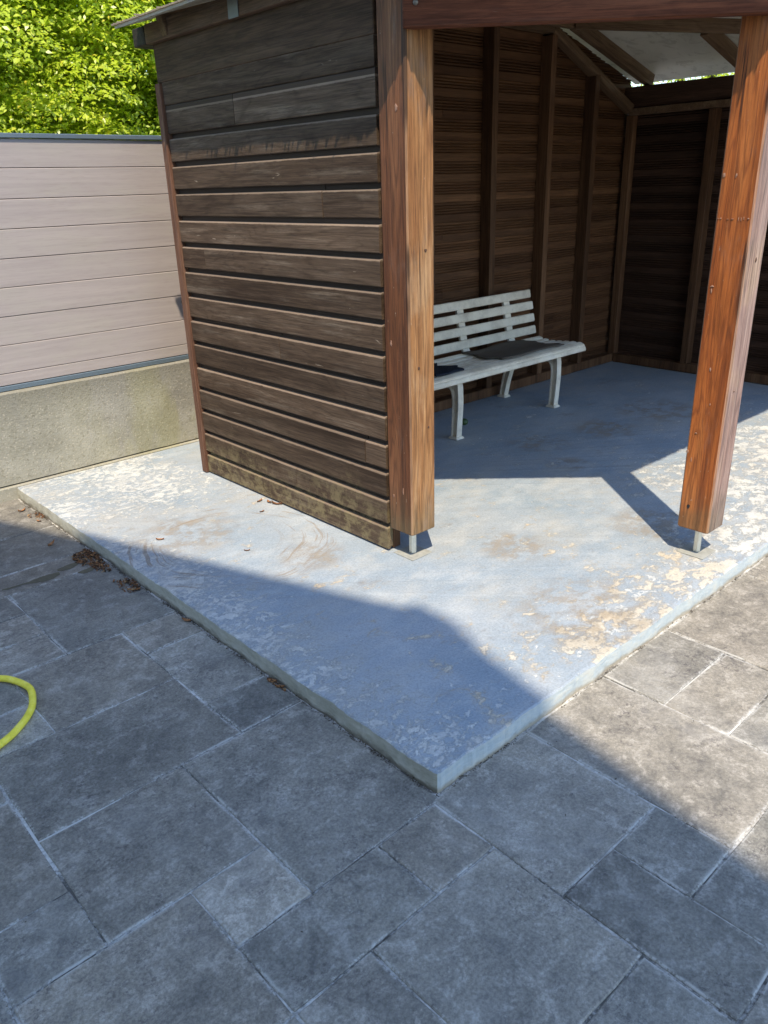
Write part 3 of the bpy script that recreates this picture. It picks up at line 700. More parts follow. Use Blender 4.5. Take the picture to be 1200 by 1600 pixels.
xbeam('wall_plate', (1.90, 2.500, 2.395), (0.90, 2.500, 1.972), 0.075, 0.055, M['rafter'])
loc(box('wall_plate', 1.90, 3.70, 2.462, 2.5375, 2.396, 2.452, M['rafter'], sh, 0.003))
# rafters
A1, A2 = (1.80, 2.40, 2.415), (3.80, 2.40, 2.415)
xbeam('rafter', A2, (4.82, 2.40, 2.128), 0.05, 0.085, M['rafter'])
xbeam('rafter', A1, (0.80, 2.40, 2.128), 0.05, 0.085, M['rafter'])
xbeam('hip_rafter', (3.80, 2.375, 2.412), (4.80, 0.12, 2.135), 0.05, 0.083, M['rafter'])
xbeam('hip_rafter', (1.80, 2.375, 2.412), (0.86, 1.05, 2.135), 0.05, 0.083, M['rafter'])
xbeam('hip_rafter', (1.83, 2.375, 2.412), (1.75, 0.16, 2.135), 0.05, 0.083, M['rafter'])
xbeam('rafter', (4.15, 1.66, 2.313), (4.81, 1.66, 2.130), 0.055, 0.080, M['rafter'])
xbeam('rafter', (4.48, 0.90, 2.225), (4.81, 0.90, 2.130), 0.055, 0.080, M['rafter'])
xbeam('rafter', (2.80, 2.37, 2.412), (2.80, 0.12, 2.137), 0.055, 0.080, M['rafter'])
loc(box('ridge_board', 1.80, 3.80, 2.378, 2.422, 2.418, 2.50, M['rafter'], sh, 0.003))

# front beams (underside z=1.96)
def plank_between(name, p, q, th, z0, z1, mat, off=0.0):
    """vertical board whose outer face runs p->q; thickness goes inwards (left of p->q)"""
    p, q = Vector((*p, 0)), Vector((*q, 0)); d = (q - p); L = d.length; d.normalize(); nrm = Vector((-d.y, d.x, 0))
    me = bevel(mesh(name, [(-L / 2, 0, 0), (L / 2, 0, 0), (L / 2, th, 0), (-L / 2, th, 0), (-L / 2, 0, z1 - z0), (L / 2, 0, z1 - z0), (L / 2, th, z1 - z0), (-L / 2, th, z1 - z0)], BOXF), 0.004)
    o = link(name, me, sh, None, mat); Mx = Matrix((d, nrm, Vector((0, 0, 1)))).transposed().to_4x4()
    c = (p + q) / 2 - nrm * off; Mx.translation = Vector((c.x, c.y, z0)) - Vector(B); o.matrix_basis = Mx; return o
cb = plank_between('corner_beam', (0.838, 0.948), (1.672, 0.112), 0.045, 1.962, 2.135, M['beam'], 0.014)
fb_ = plank_between('front_beam', (1.700, 0.098), (4.83, 0.098), 0.045, 1.962, 2.135, M['beam'])
for (t, z) in ((0.035, 2.03), (0.95, 2.02)):
    me = tube_mesh('bolt_head', [(0, 0, 0), (0, -0.004, 0)], [0.009, 0.008], 10)
    ob = link('bolt_head', me, cb, ((t - 0.5) * 1.18, -0.0005, z - 1.962), M['bolt'])
# posts
def post(cx, cy, mat, s=0.1355, z1=2.125):
    h = s / 2; z0 = 0.178
    nz = 14; V = []; r = 0.006
    ring0 = [(-h + r, -h), (h - r, -h), (h, -h + r), (h, h - r), (h - r, h), (-h + r, h), (-h, h - r), (-h, -h + r)]
    zs = [z0 - z0, 0.004] + list(np.linspace(0.15, z1 - z0, nz))
    for i, z in enumerate(zs):
        k = 0.965 if i == 0 else 1.0
        for (x, y) in ring0:
            j = 0.0008 * mnoise.noise(Vector((x * 30, y * 30, z * 2.5 + cx)))
            V.append((x * k + j, y * k + j, z))
    F = [tuple(range(7, -1, -1)), tuple(range((len(zs) - 1) * 8, len(zs) * 8))]
    for i in range(len(zs) - 1):
        for k in range(8): F.append((i * 8 + k, i * 8 + (k + 1) % 8, (i + 1) * 8 + (k + 1) % 8, (i + 1) * 8 + k))
    o = loc(link('post', fixn(mesh('post', V, F)), sh, (cx, cy, z0), mat))
    # adjustable foot: plate, hex sleeve, thread
    bx = lambda n_, a, b, c, d, e, f_, mt, bv=0.001: link(n_, bevel(mesh(n_, [(a, c, e), (b, c, e), (b, d, e), (a, d, e), (a, c, f_), (b, c, f_), (b, d, f_), (a, d, f_)], BOXF), bv), o, (0, 0, 0), mt)
    bx('base_plate', -0.058, 0.058, -0.058, 0.058, -0.1175, -0.1145, M['plate'], 0.001)
    link('foot_sleeve', tube_mesh('foot_sleeve', [(0, 0, -0.113), (0, 0, -0.022)], 0.0155, 6), o, (0, 0, 0), M['steel'])
    link('foot_thread', tube_mesh('foot_thread', [(0, 0, -0.024), (0, 0, 0.002)], 0.010, 10), o, (0, 0, 0), M['rust'])
    bpy.data.meshes[o.children[1].data.name].polygons.foreach_set('use_smooth', [False] * 8)
    return o
pL = post(0.909, 1.012, M['post_l'])
pR = post(1.735, 0.173, M['post_r'], 0.131)
post(4.765, 0.173, M['post_r'], 0.131, 1.985)
# knots / torn fibres on the right post's left face (x = -h)
def torn(parent, hx, y, z, w, h, mat=None, n=9, face=0):
    V = [(0, 0, 0)]; F = []
    for k in range(n):
        a = 2 * math.pi * k / n; r = random.uniform(0.45, 1.1)
        V.append((0, math.cos(a) * w * r, math.sin(a) * h * r))
    for k in range(n): F.append((0, 1 + (k + 1) % n, 1 + k))
    V2 = [(v[0] - 0.0016 - (0.0012 if i == 0 else 0), v[1], v[2]) for i, v in enumerate(V)]
    m0 = len(V); V = V + V2; F = F + [tuple(m0 + q for q in reversed(f)) for f in F] + [(1 + k, 1 + (k + 1) % n, m0 + 1 + (k + 1) % n, m0 + 1 + k) for k in range(n)]
    if face: V = [(v[1], v[0], v[2]) for v in V]
    o = link('knot', fixn(mesh('knot', V, F)), parent, (hx, y, z) if not face else (y, hx, z), mat or M['nail']); return o
H = 0.0655
for (y, z, w, h) in ((0.052, 1.50, .006, .010), (0.045, 1.13, .010, .004), (0.046, 1.115, .003, .012), (0.012, 0.83, .004, .008), (0.035, 0.58, .006, .003), (0.058, 0.50, .006, .010),
                     (0.040, 0.47, .002, .010), (-0.005, 0.70, .002, .006), (0.010, 1.50, .003, .010)):
    torn(pR, -H, y, z - 0.178, w, h)
for yy, w, h in ((.055, .005, .0012), (.046, .003, .004), (.02, .006, .001), (.004, .007, .001), (-.018, .0018, .010), (-.027, .0016, .008), (-.036, .0016, .007), (-.052, .004, .003)): torn(pR, -H, yy, 1.36 - 0.178 + random.uniform(-.003, .003), w, h, n=6)
torn(pR, -H, 0.028, 0.275 - 0.178, .007, .010, M['dark'])
torn(pL, -0.0678, -0.025, 1.74 - 0.178, .008, .014, n=11)

for (y, z, w, h) in ((0.03, 0.95, .005, .012), (-0.02, 0.36, .003, .016), (0.035, 0.33, .004, .010)): torn(pL, -0.0678, y, z - 0.178, w, h)
for (x, z, w, h) in ((0.02, 1.28, .010, .006), (-0.02, 0.86, .009, .006), (0.03, 0.62, .007, .005)): torn(pL, -0.0678, x, z - 0.178, w, h, M['rust'], face=1)
for (x, z, w, h) in ((0.01, 1.22, .007, .009), (-0.015, 0.75, .006, .004)): torn(pR, -H, x, z - 0.178, w, h, M['rust'], face=1)
# roof: pale underside sheet and felt
EV = [(0.682, 2.62), (0.682, 0.893), (1.60, -0.025), (4.98, -0.025), (4.98, 2.62)]
def zroof(x, y):
    return 2.176
def roof_layer(name, off, zoff, th, mat, jag=0.0):
    ev = [(EV[0][0] - off, EV[0][1] + off), (EV[1][0] - off, EV[1][1] - off * .4), (EV[2][0] - off * .4, EV[2][1] - off), (EV[3][0] + off, EV[3][1] - off), (EV[4][0] + off, EV[4][1] + off)]
    ap = [(1.80, 2.40, 2.503), (3.80, 2.40, 2.503), (1.80, ev[0][1], 2.503), (3.80, ev[0][1], 2.503)]
    facets = [([ev[0], ev[1]], [ap[0], ap[2]]), ([ev[1], ev[2]], [ap[0]]), ([ev[2], ev[3]], [ap[1], ap[0]]), ([ev[3], ev[4]], [ap[3], ap[1]]), (None, [ap[0], ap[1], ap[3], ap[2]])]
    for e, a in facets:
        V = []
        if e is None: V = [Vector(v) for v in a]
        else:
            L = math.hypot(e[1][0] - e[0][0], e[1][1] - e[0][1]); n = int(L / 0.006) if jag else 1
            dx, dy = (e[1][0] - e[0][0]) / L, (e[1][1] - e[0][1]) / L; ox, oy = dy, -dx
            cx_, cy_ = 2.8, 1.6
            if (e[0][0] + ox - cx_) ** 2 + (e[0][1] + oy - cy_) ** 2 < (e[0][0] - cx_) ** 2 + (e[0][1] - cy_) ** 2: ox, oy = -ox, -oy
            for k in range(n + 1):
                t = k / n; x = e[0][0] + (e[1][0] - e[0][0]) * t; y = e[0][1] + (e[1][1] - e[0][1]) * t
                j = 0 if k in (0, n) or not jag else jag * (max(0, random.gauss(-.2, 1)) ** 1.5 * 1.3 + abs(mnoise.noise(Vector((x * 14, y * 14, 0)))) * 0.8) * (0.5 + 0.9 * max(0, mnoise.noise(Vector((x * 3, y * 3, 5))) + 0.3))
                V.append(Vector((x + ox * j, y + oy * j, 2.176)))
            V += [Vector(v) for v in a]
        n = len(V); Vt = [(v.x - B[0], v.y - B[1], v.z + zoff + th - B[2]) for v in V]; Vb = [(v.x - B[0], v.y - B[1], v.z + zoff - B[2]) for v in V]
        F = [tuple(range(n)), tuple(range(2 * n - 1, n - 1, -1))] + [(k, n + k, n + (k + 1) % n, (k + 1) % n) for k in range(n)]
        link(name, fixn(mesh(name, Vt + Vb, F)), sh, (0, 0, 0), mat)
roof_layer('roof_panel', 0.0, 0.0, 0.010, M['panel'])
roof_layer('roof_felt', 0.008, 0.0105, 0.006, M['felt'], 0.007)
# outer fascia boards under the eaves, end timber, strap, hook
loc(box('eave_board', 0.803, 0.8375, 1.00, 2.585, 2.121, 2.198, M['fascia'], sh, 0.003))
loc(box('eave_board', 0.803, 4.85, 2.588, 2.70, 2.121, 2.195, M['fascia_x'], sh, 0.003))
loc(box('metal_strap', 0.7985, 0.8015, 1.815, 1.885, 2.118, 2.20, M['strap'], sh, 0.0005))
o = link('door_hook', tube_mesh('door_hook', [(0, 0, 0), (-0.012, 0.002, -0.03), (-0.004, 0.0, -0.075), (0.02, 0, -0.09)], [0.007, 0.009, 0.007, 0.004], 8), sh, None, M['dark'])
o.location = Vector((0.852, 2.605, 1.01)) - Vector(B)
# a hooked screw holding cobweb-grey bracket at beam end
o = link('bracket', bevel(mesh('bracket', [(0, 0, 0), (.03, 0, 0), (.03, .004, 0), (0, .004, 0), (0, 0, .05), (.03, 0, .05), (.03, .004, .05), (0, .004, .05)], BOXF), 0.001), cb, (0.565, -0.0045, 0.035), M['steel'])

# ================================================================== BENCH
bench = empty('garden_bench', (2.72, 2.17, 0.06)); tag(bench, 'weathered white plastic slatted bench inside the shelter against the back wall', 'bench')
BX0, BX1 = 1.90, 3.44
def rslat(name, L, w, th, mat, parent, pos, tilt):
    """rounded slat along x"""
    prof = []
    r = th / 2
    for a in range(5): an = math.pi / 2 + math.pi * a / 4; prof.append((-w / 2 + r + r * math.cos(an), r * math.sin(an)))
    for a in range(5): an = -math.pi / 2 + math.pi * a / 4; prof.append((w / 2 - r + r * math.cos(an), r * math.sin(an)))
    n = len(prof); V = []; F = []
    ends = [(-L / 2, 0.6), (-L / 2 + 0.006, 1.0), (L / 2 - 0.006, 1.0), (L / 2, 0.6)]
    for x, s in ends:
        for (y, z) in prof: V.append((x, y * (1 - (1 - s) * 0.15), z * s))
    for i in range(3):
        for k in range(n): F.append((i * n + k, i * n + (k + 1) % n, (i + 1) * n + (k + 1) % n, (i + 1) * n + k))
    F += [tuple(range(n)), tuple(range(3 * n, 4 * n))]
    o = link(name, fixn(mesh(name, V, F)), parent, pos, mat); o.rotation_euler = (tilt, 0, 0); return o
bc = Vector((2.72, 2.17, 0.06)); LX = BX1 - BX0
# seat slats: slightly dished; front slat rolls over
seat = [(1.925, 0.459, 0.35, 0.056, 0.028), (1.985, 0.466, 0.05, 0.044, 0.020), (2.043, 0.463, -0.02, 0.044, 0.020), (2.101, 0.458, -0.06, 0.044, 0.020), (2.159, 0.455, -0.02, 0.044, 0.020), (2.217, 0.458, 0.10, 0.044, 0.020), (2.27, 0.468, 0.25, 0.042, 0.020)]
for y, z, tl, w, th in seat:
    rslat('seat_slat', LX, w, th, M['bench'], bench, Vector(((BX0 + BX1) / 2, y, z)) - bc, tl)
o = rslat('seat_rim', LX, 0.034, 0.020, M['bench'], bench, Vector(((BX0 + BX1) / 2, 1.898, 0.437)) - bc, 1.25)
for i, (y, z) in enumerate(((2.335, 0.520), (2.352, 0.603), (2.369, 0.686), (2.388, 0.766))):
    rslat('back_slat', LX + (0.02 if i < 3 else 0.0), 0.058, 0.018, M['bench'], bench, Vector(((BX0 + BX1) / 2 + .005, y, z)) - bc, math.radians(78))
def ribbon(name, path, wids, depth, parent, pos, mat):
    """I-section-like leg: path in y,z; flange widths along x; rib of thickness"""
    V = []; F = []
    P = [Vector((0, *p)) for p in path]; n = len(P)
    def strip(off0, off1, x0, x1):
        b = len(V)
        for i in range(n):
            d = (P[min(i + 1, n - 1)] - P[max(0, i - 1)]).normalized(); s = Vector((0, -d.z, d.y))
            for (o_, x_) in ((off0, x0), (off1, x0), (off1, x1), (off0, x1)):
                q = P[i] + s * (o_ * wids[i]); V.append((x_, q.y, q.z))
        for i in range(n - 1):
            for k in range(4): F.append((b + i * 4 + k, b + i * 4 + (k + 1) % 4, b + (i + 1) * 4 + (k + 1) % 4, b + (i + 1) * 4 + k))
        F.append((b, b + 1, b + 2, b + 3)); e = b + (n - 1) * 4; F.append((e, e + 1, e + 2, e + 3))
    strip(-0.5, -0.36, -depth / 2, depth / 2); strip(0.36, 0.5, -depth / 2, depth / 2); strip(-0.37, 0.37, -0.004, 0.004)
    return link(name, fixn(mesh(name, V, F)), parent, pos, mat)
def legpath(pts, n=5): return [tuple(p) for p in catmull(pts, n)]
for fx in (2.228, 3.21):
    fp = legpath([(1.972, 0.072), (1.966, 0.18), (1.962, 0.30), (1.975, 0.38), (2.02, 0.43)]); m_ = len(fp)
    wf = [0.046 + 0.012 * (i / m_) + 0.30 * max(0, i / m_ - 0.55) ** 1.6 for i in range(m_)]
    ribbon('leg', [(y - bc.y, z - bc.z) for y, z in fp], wf, 0.045, bench, (fx - bc.x, 0, 0), M['bench'])
    rp = legpath([(2.405, 0.072), (2.385, 0.18), (2.345, 0.31), (2.29, 0.40), (2.24, 0.438)]); m_ = len(rp)
    wr = [0.044 + 0.014 * (i / m_) for i in range(m_)]
    ribbon('leg', [(y - bc.y, z - bc.z) for y, z in rp], wr, 0.045, bench, (fx - bc.x, 0, 0), M['bench'])
    for fy in (1.972, 2.405):
        me = bevel(mesh('foot_pad', [(-.035, -.038, 0), (.035, -.038, 0), (.035, .038, 0), (-.035, .038, 0), (-.028, -.03, .014), (.028, -.03, .014), (.028, .03, .014), (-.028, .03, .014)], BOXF), 0.002)
        link('foot_pad', me, bench, (fx - bc.x, fy - bc.y, 0.0015), M['bench'])
    beam_me = bevel(mesh('seat_bearer', [(-.018, -.19, -.018), (.018, -.19, -.018), (.018, .17, -.018), (-.018, .17, -.018), (-.018, -.19, .012), (.018, -.19, .012), (.018, .17, .012), (-.018, .17, .012)], BOXF), 0.003)
    link('seat_bearer', beam_me, bench, (fx - bc.x, 2.10 - bc.y, 0.432 - bc.z), M['bench'])
for fx in (2.26, 2.715, 3.19):
    up = [(2.285, 0.435), (2.318, 0.48), (2.336, 0.52), (2.352, 0.60), (2.37, 0.69), (2.388, 0.785)]
    V = []; F = []
    for (y, z) in up:
        y = y + 0.010
        for (dx, dy) in ((-.032, 0), (.032, 0), (.032, .022), (-.032, .022)): V.append((dx, y + dy - bc.y, z - bc.z))
    for i in range(len(up) - 1):
        for k in range(4): F.append((i * 4 + k, i * 4 + (k + 1) % 4, (i + 1) * 4 + (k + 1) % 4, (i + 1) * 4 + k))
    F += [(0, 1, 2, 3), tuple(range(len(up) * 4 - 4, len(up) * 4))]
    link('back_support', bevel(fixn(mesh('back_support', V, F)), 0.003), bench, (fx - bc.x, 0, 0), M['bench'])

# mats on the seat
def seat_z(y):
    ys = [1.90, 1.927, 1.985, 2.043, 2.10, 2.16, 2.217, 2.28]; zs = [0.462, 0.477, 0.478, 0.4745, 0.4695, 0.4665, 0.470, 0.480]
    return float(np.interp(y, ys, zs))
def mat_on_seat(name, x0, x1, y0, y1, mat, label, seed, th=0.006):
    N, K = 26, 14; V = []; F = []
    for l in (1, 0):
        for i in range(N + 1):
            for j in range(K + 1):
                u, v = i / N, j / K
                ex = 0.022 * math.sin(v * 9 + seed) + 0.012 * math.sin(v * 21 + seed * 3); ey = 0.014 * math.sin(u * 8 + seed * 2)
                y = y0 + (y1 - y0) * v + ey * (1 if v > 0.5 else 0.6) * abs(2 * v - 1)
                x = x0 + (x1 - x0) * u + ex * abs(2 * u - 1)
                z = seat_z(y) + 0.003 + 0.0025 * (1 + mnoise.noise(Vector((x * 12, y * 12, seed)))) + (th if l else 0)
                V.append((x - (x0 + x1) / 2, y - 2.1, z - 0.475))
    W = (N + 1) * (K + 1); idx = lambda i, j, l: (0 if l else W) + i * (K + 1) + j
    for i in range(N):
        for j in range(K):
            F.append((idx(i, j, 1), idx(i + 1, j, 1), idx(i + 1, j + 1, 1), idx(i, j + 1, 1))); F.append((idx(i, j, 0), idx(i, j + 1, 0), idx(i + 1, j + 1, 0), idx(i + 1, j, 0)))
    for i in range(N): F.append((idx(i, 0, 0), idx(i + 1, 0, 0), idx(i + 1, 0, 1), idx(i, 0, 1))); F.append((idx(i, K, 0), idx(i, K, 1), idx(i + 1, K, 1), idx(i + 1, K, 0)))
    for j in range(K): F.append((idx(0, j, 0), idx(0, j, 1), idx(0, j + 1, 1), idx(0, j + 1, 0))); F.append((idx(N, j, 0), idx(N, j + 1, 0), idx(N, j + 1, 1), idx(N, j, 1)))
    o = link(name, fixn(mesh(name, V, F, True)), None, ((x0 + x1) / 2, 2.1, 0.475), mat); tag(o, label, 'mat'); return o
mat_on_seat('seat_mat', 2.62, 3.24, 1.945, 2.27, M['mat_brown'], 'brown grey cloth mat lying on the right part of the bench seat', 1.3)
mat_on_seat('seat_mat', 2.04, 2.27, 1.935, 2.20, M['mat_navy'], 'dark navy quilted mat on the bench seat beside the front post', 4.1, 0.010)

# ================================================================== SMALL THINGS
hp = catmull([(-1.62, 0.30, .0115), (-1.48, 0.86, .0115), (-1.20, 1.27, .0115), (-0.92, 1.46, .0115), (-0.76, 1.455, .0115), (-0.671, 1.392, .0115), (-0.636, 1.34, .0115), (-0.615, 1.26, .0115), (-0.632, 1.185, .0115), (-0.66, 1.13, .0115), (-0.712, 1.075, .0115), (-0.785, 1.03, .0115), (-0.95, 0.98, .0115), (-1.15, 0.93, .0115), (-1.32, 0.78, .0115), (-1.44, 0.5, .0115), (-1.50, 0.1, .0115)], 8)
hz = link('garden_hose', tube_mesh('garden_hose', hp, 0.0112, 14), None, None, M['hose']); tag(hz, 'bright yellow garden hose curving on the dark paving at the left', 'hose')

def leaf_mesh(L=0.03, W=0.014, curl=0.006, seed=0):
    r = random.Random(seed); V = []; F = []; n = 6
    for i in range(n + 1):
        t = i / n; w = W * math.sin(math.pi * min(1, t * 0.96 + 0.02)) ** 0.8; x = (t - 0.5) * L
        c = curl * (2 * t - 1) ** 2
        V += [(x, -w / 2, c + 0.35 * curl + r.uniform(0, .001)), (x, 0, c * 0.4), (x, w / 2, c + 0.35 * curl + r.uniform(0, .002))]
    for i in range(n):
        for k in range(2): a = i * 3 + k; F.append((a, a + 3, a + 4, a + 1))
    V += [(v[0], v[1], v[2] - 0.0006) for v in V[:]]; m0 = (n + 1) * 3
    F += [tuple(m0 + q for q in reversed(f)) for f in F[:]]
    return mesh('dry_leaf', V, F, True)
LM = [leaf_mesh(seed=i, L=0.03 + 0.006 * (i % 3), W=0.012 + 0.003 * (i % 2), curl=0.004 + 0.003 * (i % 3)) for i in range(5)]
leaves = [(0.793, 1.985, 0.3, 1.35, 'pale crumpled dry leaf against the plank wall base, leftmost of its cluster'), (0.815, 1.935, 1.4, 1.2, 'pale dry leaf in the middle of the cluster at the plank wall base'),
          (0.826, 1.885, 2.3, 1.3, 'curled tan dry leaf at the right of the cluster against the plank wall'), (0.722, 1.862, 0.1, 0.95, 'small orange dry leaf just in front of the cluster by the plank wall'),
          (0.212, 1.922, -0.6, 1.0, 'red brown dry leaf at the shadow line on the platform near its left edge'), (0.423, 1.54, -0.5, 0.9, 'single orange dry leaf on the sunlit platform beside the shadow edge')]
for i, (x, y, r, s, lb) in enumerate(leaves):
    o = link('dry_leaf', LM[i % 5], None, (x, y, 0.0625), M['dry']); o.rotation_euler = (random.uniform(-.3, .3), random.uniform(-.2, .2), r); o.scale = (s, s, s)
    tag(o, lb, 'leaf', 'fallen leaves on the platform')
gl = [(-0.062, 2.90, .4, 1.1, 'brown dry leaf on the paving nearest the platform\'s far left corner'), (-0.05, 2.70, 2.0, 1.0, 'dark dry leaf below the sunlit bit of platform edge'), (-0.072, 1.80, 1.0, .8, 'lone reddish leaf just left of the small leaf heap'),
      (-0.035, 1.66, .2, 1.0, 'yellow brown leaf at the right end of the small leaf heap'), (-0.02, 1.29, 2.2, 1.0, 'brown leaf wedged at the platform foot below the heaps'), (-0.115, 2.37, .6, 1.2, 'thin dark leaf alone on the paving by the platform'),
      (-0.018, 0.735, 2.3, 1.1, 'rusty leaf wedged in the joint at the middle of the platform foot'), (-0.02, 0.69, 2.5, 0.9, 'second rusty leaf in the joint at the middle of the platform foot')]
for i, (x, y, r, s, lb) in enumerate(gl):
    o = link('dry_leaf', LM[(i + 2) % 5], None, (x, y, 0.0035), M['dry']); o.rotation_euler = (random.uniform(-.3, .3), random.uniform(-.2, .2), r); o.scale = (s, s, s)
    tag(o, lb, 'leaf', 'fallen leaves on the paving')
def litter(name, spots, mat, size, label, cat, z=0.004):
    V = []; F = []
    for (cx, cy, rx, ry, n, h) in spots:
        for _ in range(n):
            a, r = random.uniform(0, 6.28), math.sqrt(random.random()); x = cx + rx * r * math.cos(a); y = cy + ry * r * math.sin(a)
            zz = z + h * (1 - r) * random.random(); s = size * random.uniform(0.5, 1.4); rot = Matrix.Rotation(random.uniform(0, 6.28), 3, 'Z') @ Matrix.Rotation(random.uniform(-.7, .7), 3, 'X') @ Matrix.Rotation(random.uniform(-.7, .7), 3, 'Y')
            b = len(V)
            for p in ((-1, 0, .1), (-.2, -.5, 0), (1, 0, .15), (-.2, .5, .05), (0, 0, .35), (0, 0, -.1)):
                q = rot @ Vector((p[0] * s, p[1] * s * .8, p[2] * s)); V.append((x + q.x, y + q.y, max(0.001, zz + q.z)))
            F += [(b, b + 1, b + 4), (b + 1, b + 2, b + 4), (b + 2, b + 3, b + 4), (b + 3, b, b + 4), (b, b + 5, b + 1), (b + 1, b + 5, b + 2), (b + 2, b + 5, b + 3), (b + 3, b + 5, b)]
    o = link(name, mesh(name, V, F), None, None, mat); tag(o, label, cat, kind='stuff'); return o
litter('leaf_litter', [(-0.060, 2.09, 0.052, 0.11, 260, 0.02), (-0.05, 1.965, 0.03, 0.06, 60, 0.008), (-0.03, 2.14, 0.02, 0.07, 70, 0.012)], M['litter'], 0.009, 'heap of brown dead leaf bits against the left side of the platform', 'leaf litter')
litter('leaf_litter', [(-0.05, 1.72, 0.035, 0.075, 110, 0.008), (-0.025, 1.74, 0.018, 0.06, 60, 0.008)], M['litter'], 0.007, 'smaller dark heap of leaf bits by the platform foot, nearer than the big heap', 'leaf litter')
litter('leaf_litter', [(-0.02, 2.78, 0.02, 0.05, 60, 0.006), (-0.055, 2.80, 0.03, 0.03, 20, 0.003)], M['litter'], 0.006, 'thin line of leaf bits near the far left corner of the platform', 'leaf litter')
litter('leaf_litter', [(-0.018, 0.71, 0.008, 0.06, 60, 0.006)], M['litter'], 0.005, 'rusty streak of leaf bits in the joint midway along the platform', 'leaf litter')
sp = []
for k in range(150):
    y = random.uniform(0.0, 3.08); sp.append((-0.010 + random.uniform(-.006, .004), y, 0.007, 0.03, 9, 0.004))
for k in range(60): sp.append((random.uniform(0, 2.4), -0.008 + random.uniform(-.005, .004), 0.03, 0.006, 6, 0.003))
litter('soil_crumbs', sp, M['soil'], 0.0034, 'dark crumbs of soil and moss along the foot of the platform', 'soil', 0.001)
sp = [(random.uniform(-1.2, 1.6), random.uniform(-1.0, -0.05), 0.003, 0.003, 1, 0) for _ in range(26)] + [(random.uniform(-1.2, -0.1), random.uniform(0.1, 2.6), 0.003, 0.003, 1, 0) for _ in range(18)]
litter('grit', sp, M['soil'], 0.0035, 'tiny dark grit scattered over the paving', 'grit', 0.002)
sp = [(random.uniform(0.9, 2.9), random.uniform(0.3, 2.0), 0.003, 0.003, 1, 0) for _ in range(30)]
litter('grit', [(a, b, c, d, e, 0.0) for a, b, c, d, e, f in sp], M['pebble'], 0.004, 'white paint chips scattered over the shelter floor', 'grit', 0.062)
# mud smears
V = []; F = []
for (pts, z) in (([(-0.437, 2.07, .006), (-0.40, 2.063, .007), (-0.36, 2.062, .005), (-0.33, 2.055, .010), (-0.30, 2.05, .022), (-0.27, 2.045, .027), (-0.235, 2.045, .026), (-0.205, 2.05, .012)], .0022), ([(-0.20, 2.085, .008), (-0.17, 2.08, .022), (-0.14, 2.082, .024), (-0.11, 2.09, .014)], .0022), ([(-0.145, 1.995, .008), (-0.12, 1.985, .02), (-0.09, 1.99, .018), (-0.065, 2.0, .008)], .0022)):
    P = catmull(pts, 5); b = len(V)
    for p in P:
        w = p[2] * (1 + 0.25 * mnoise.noise(Vector((p[0] * 90, p[1] * 90, 0))))
        V += [(p[0] + w * 0.15, p[1] + w, 0.0012), (p[0], p[1], z + .0006), (p[0] - w * 0.15, p[1] - w, 0.0012)]
    for i in range(len(P) - 1):
        for k in range(2): a = b + i * 3 + k; F.append((a, a + 1, a + 4, a + 3))
o = link('mud', fixn(mesh('mud', V, F)), None, None, M['mud']); tag(o, 'dried olive brown mud smears on the paving beside the leaf heap', 'mud', kind='stuff')
# little green windfall under the bench
bm = bmesh.new(); bmesh.ops.create_icosphere(bm, subdivisions=3, radius=0.026)
for v in bm.verts: v.co *= 1 + 0.06 * mnoise.noise(v.co * 40); v.co.z *= 0.85
me = bpy.data.meshes.new('windfall_fruit'); bm.to_mesh(me); bm.free(); me.polygons.foreach_set('use_smooth', [True] * len(me.polygons))
o = link('windfall_fruit', me, None, (2.475, 2.13, 0.082), M['green']); tag(o, 'small dull green round fruit on the floor behind the bench leg', 'fruit')

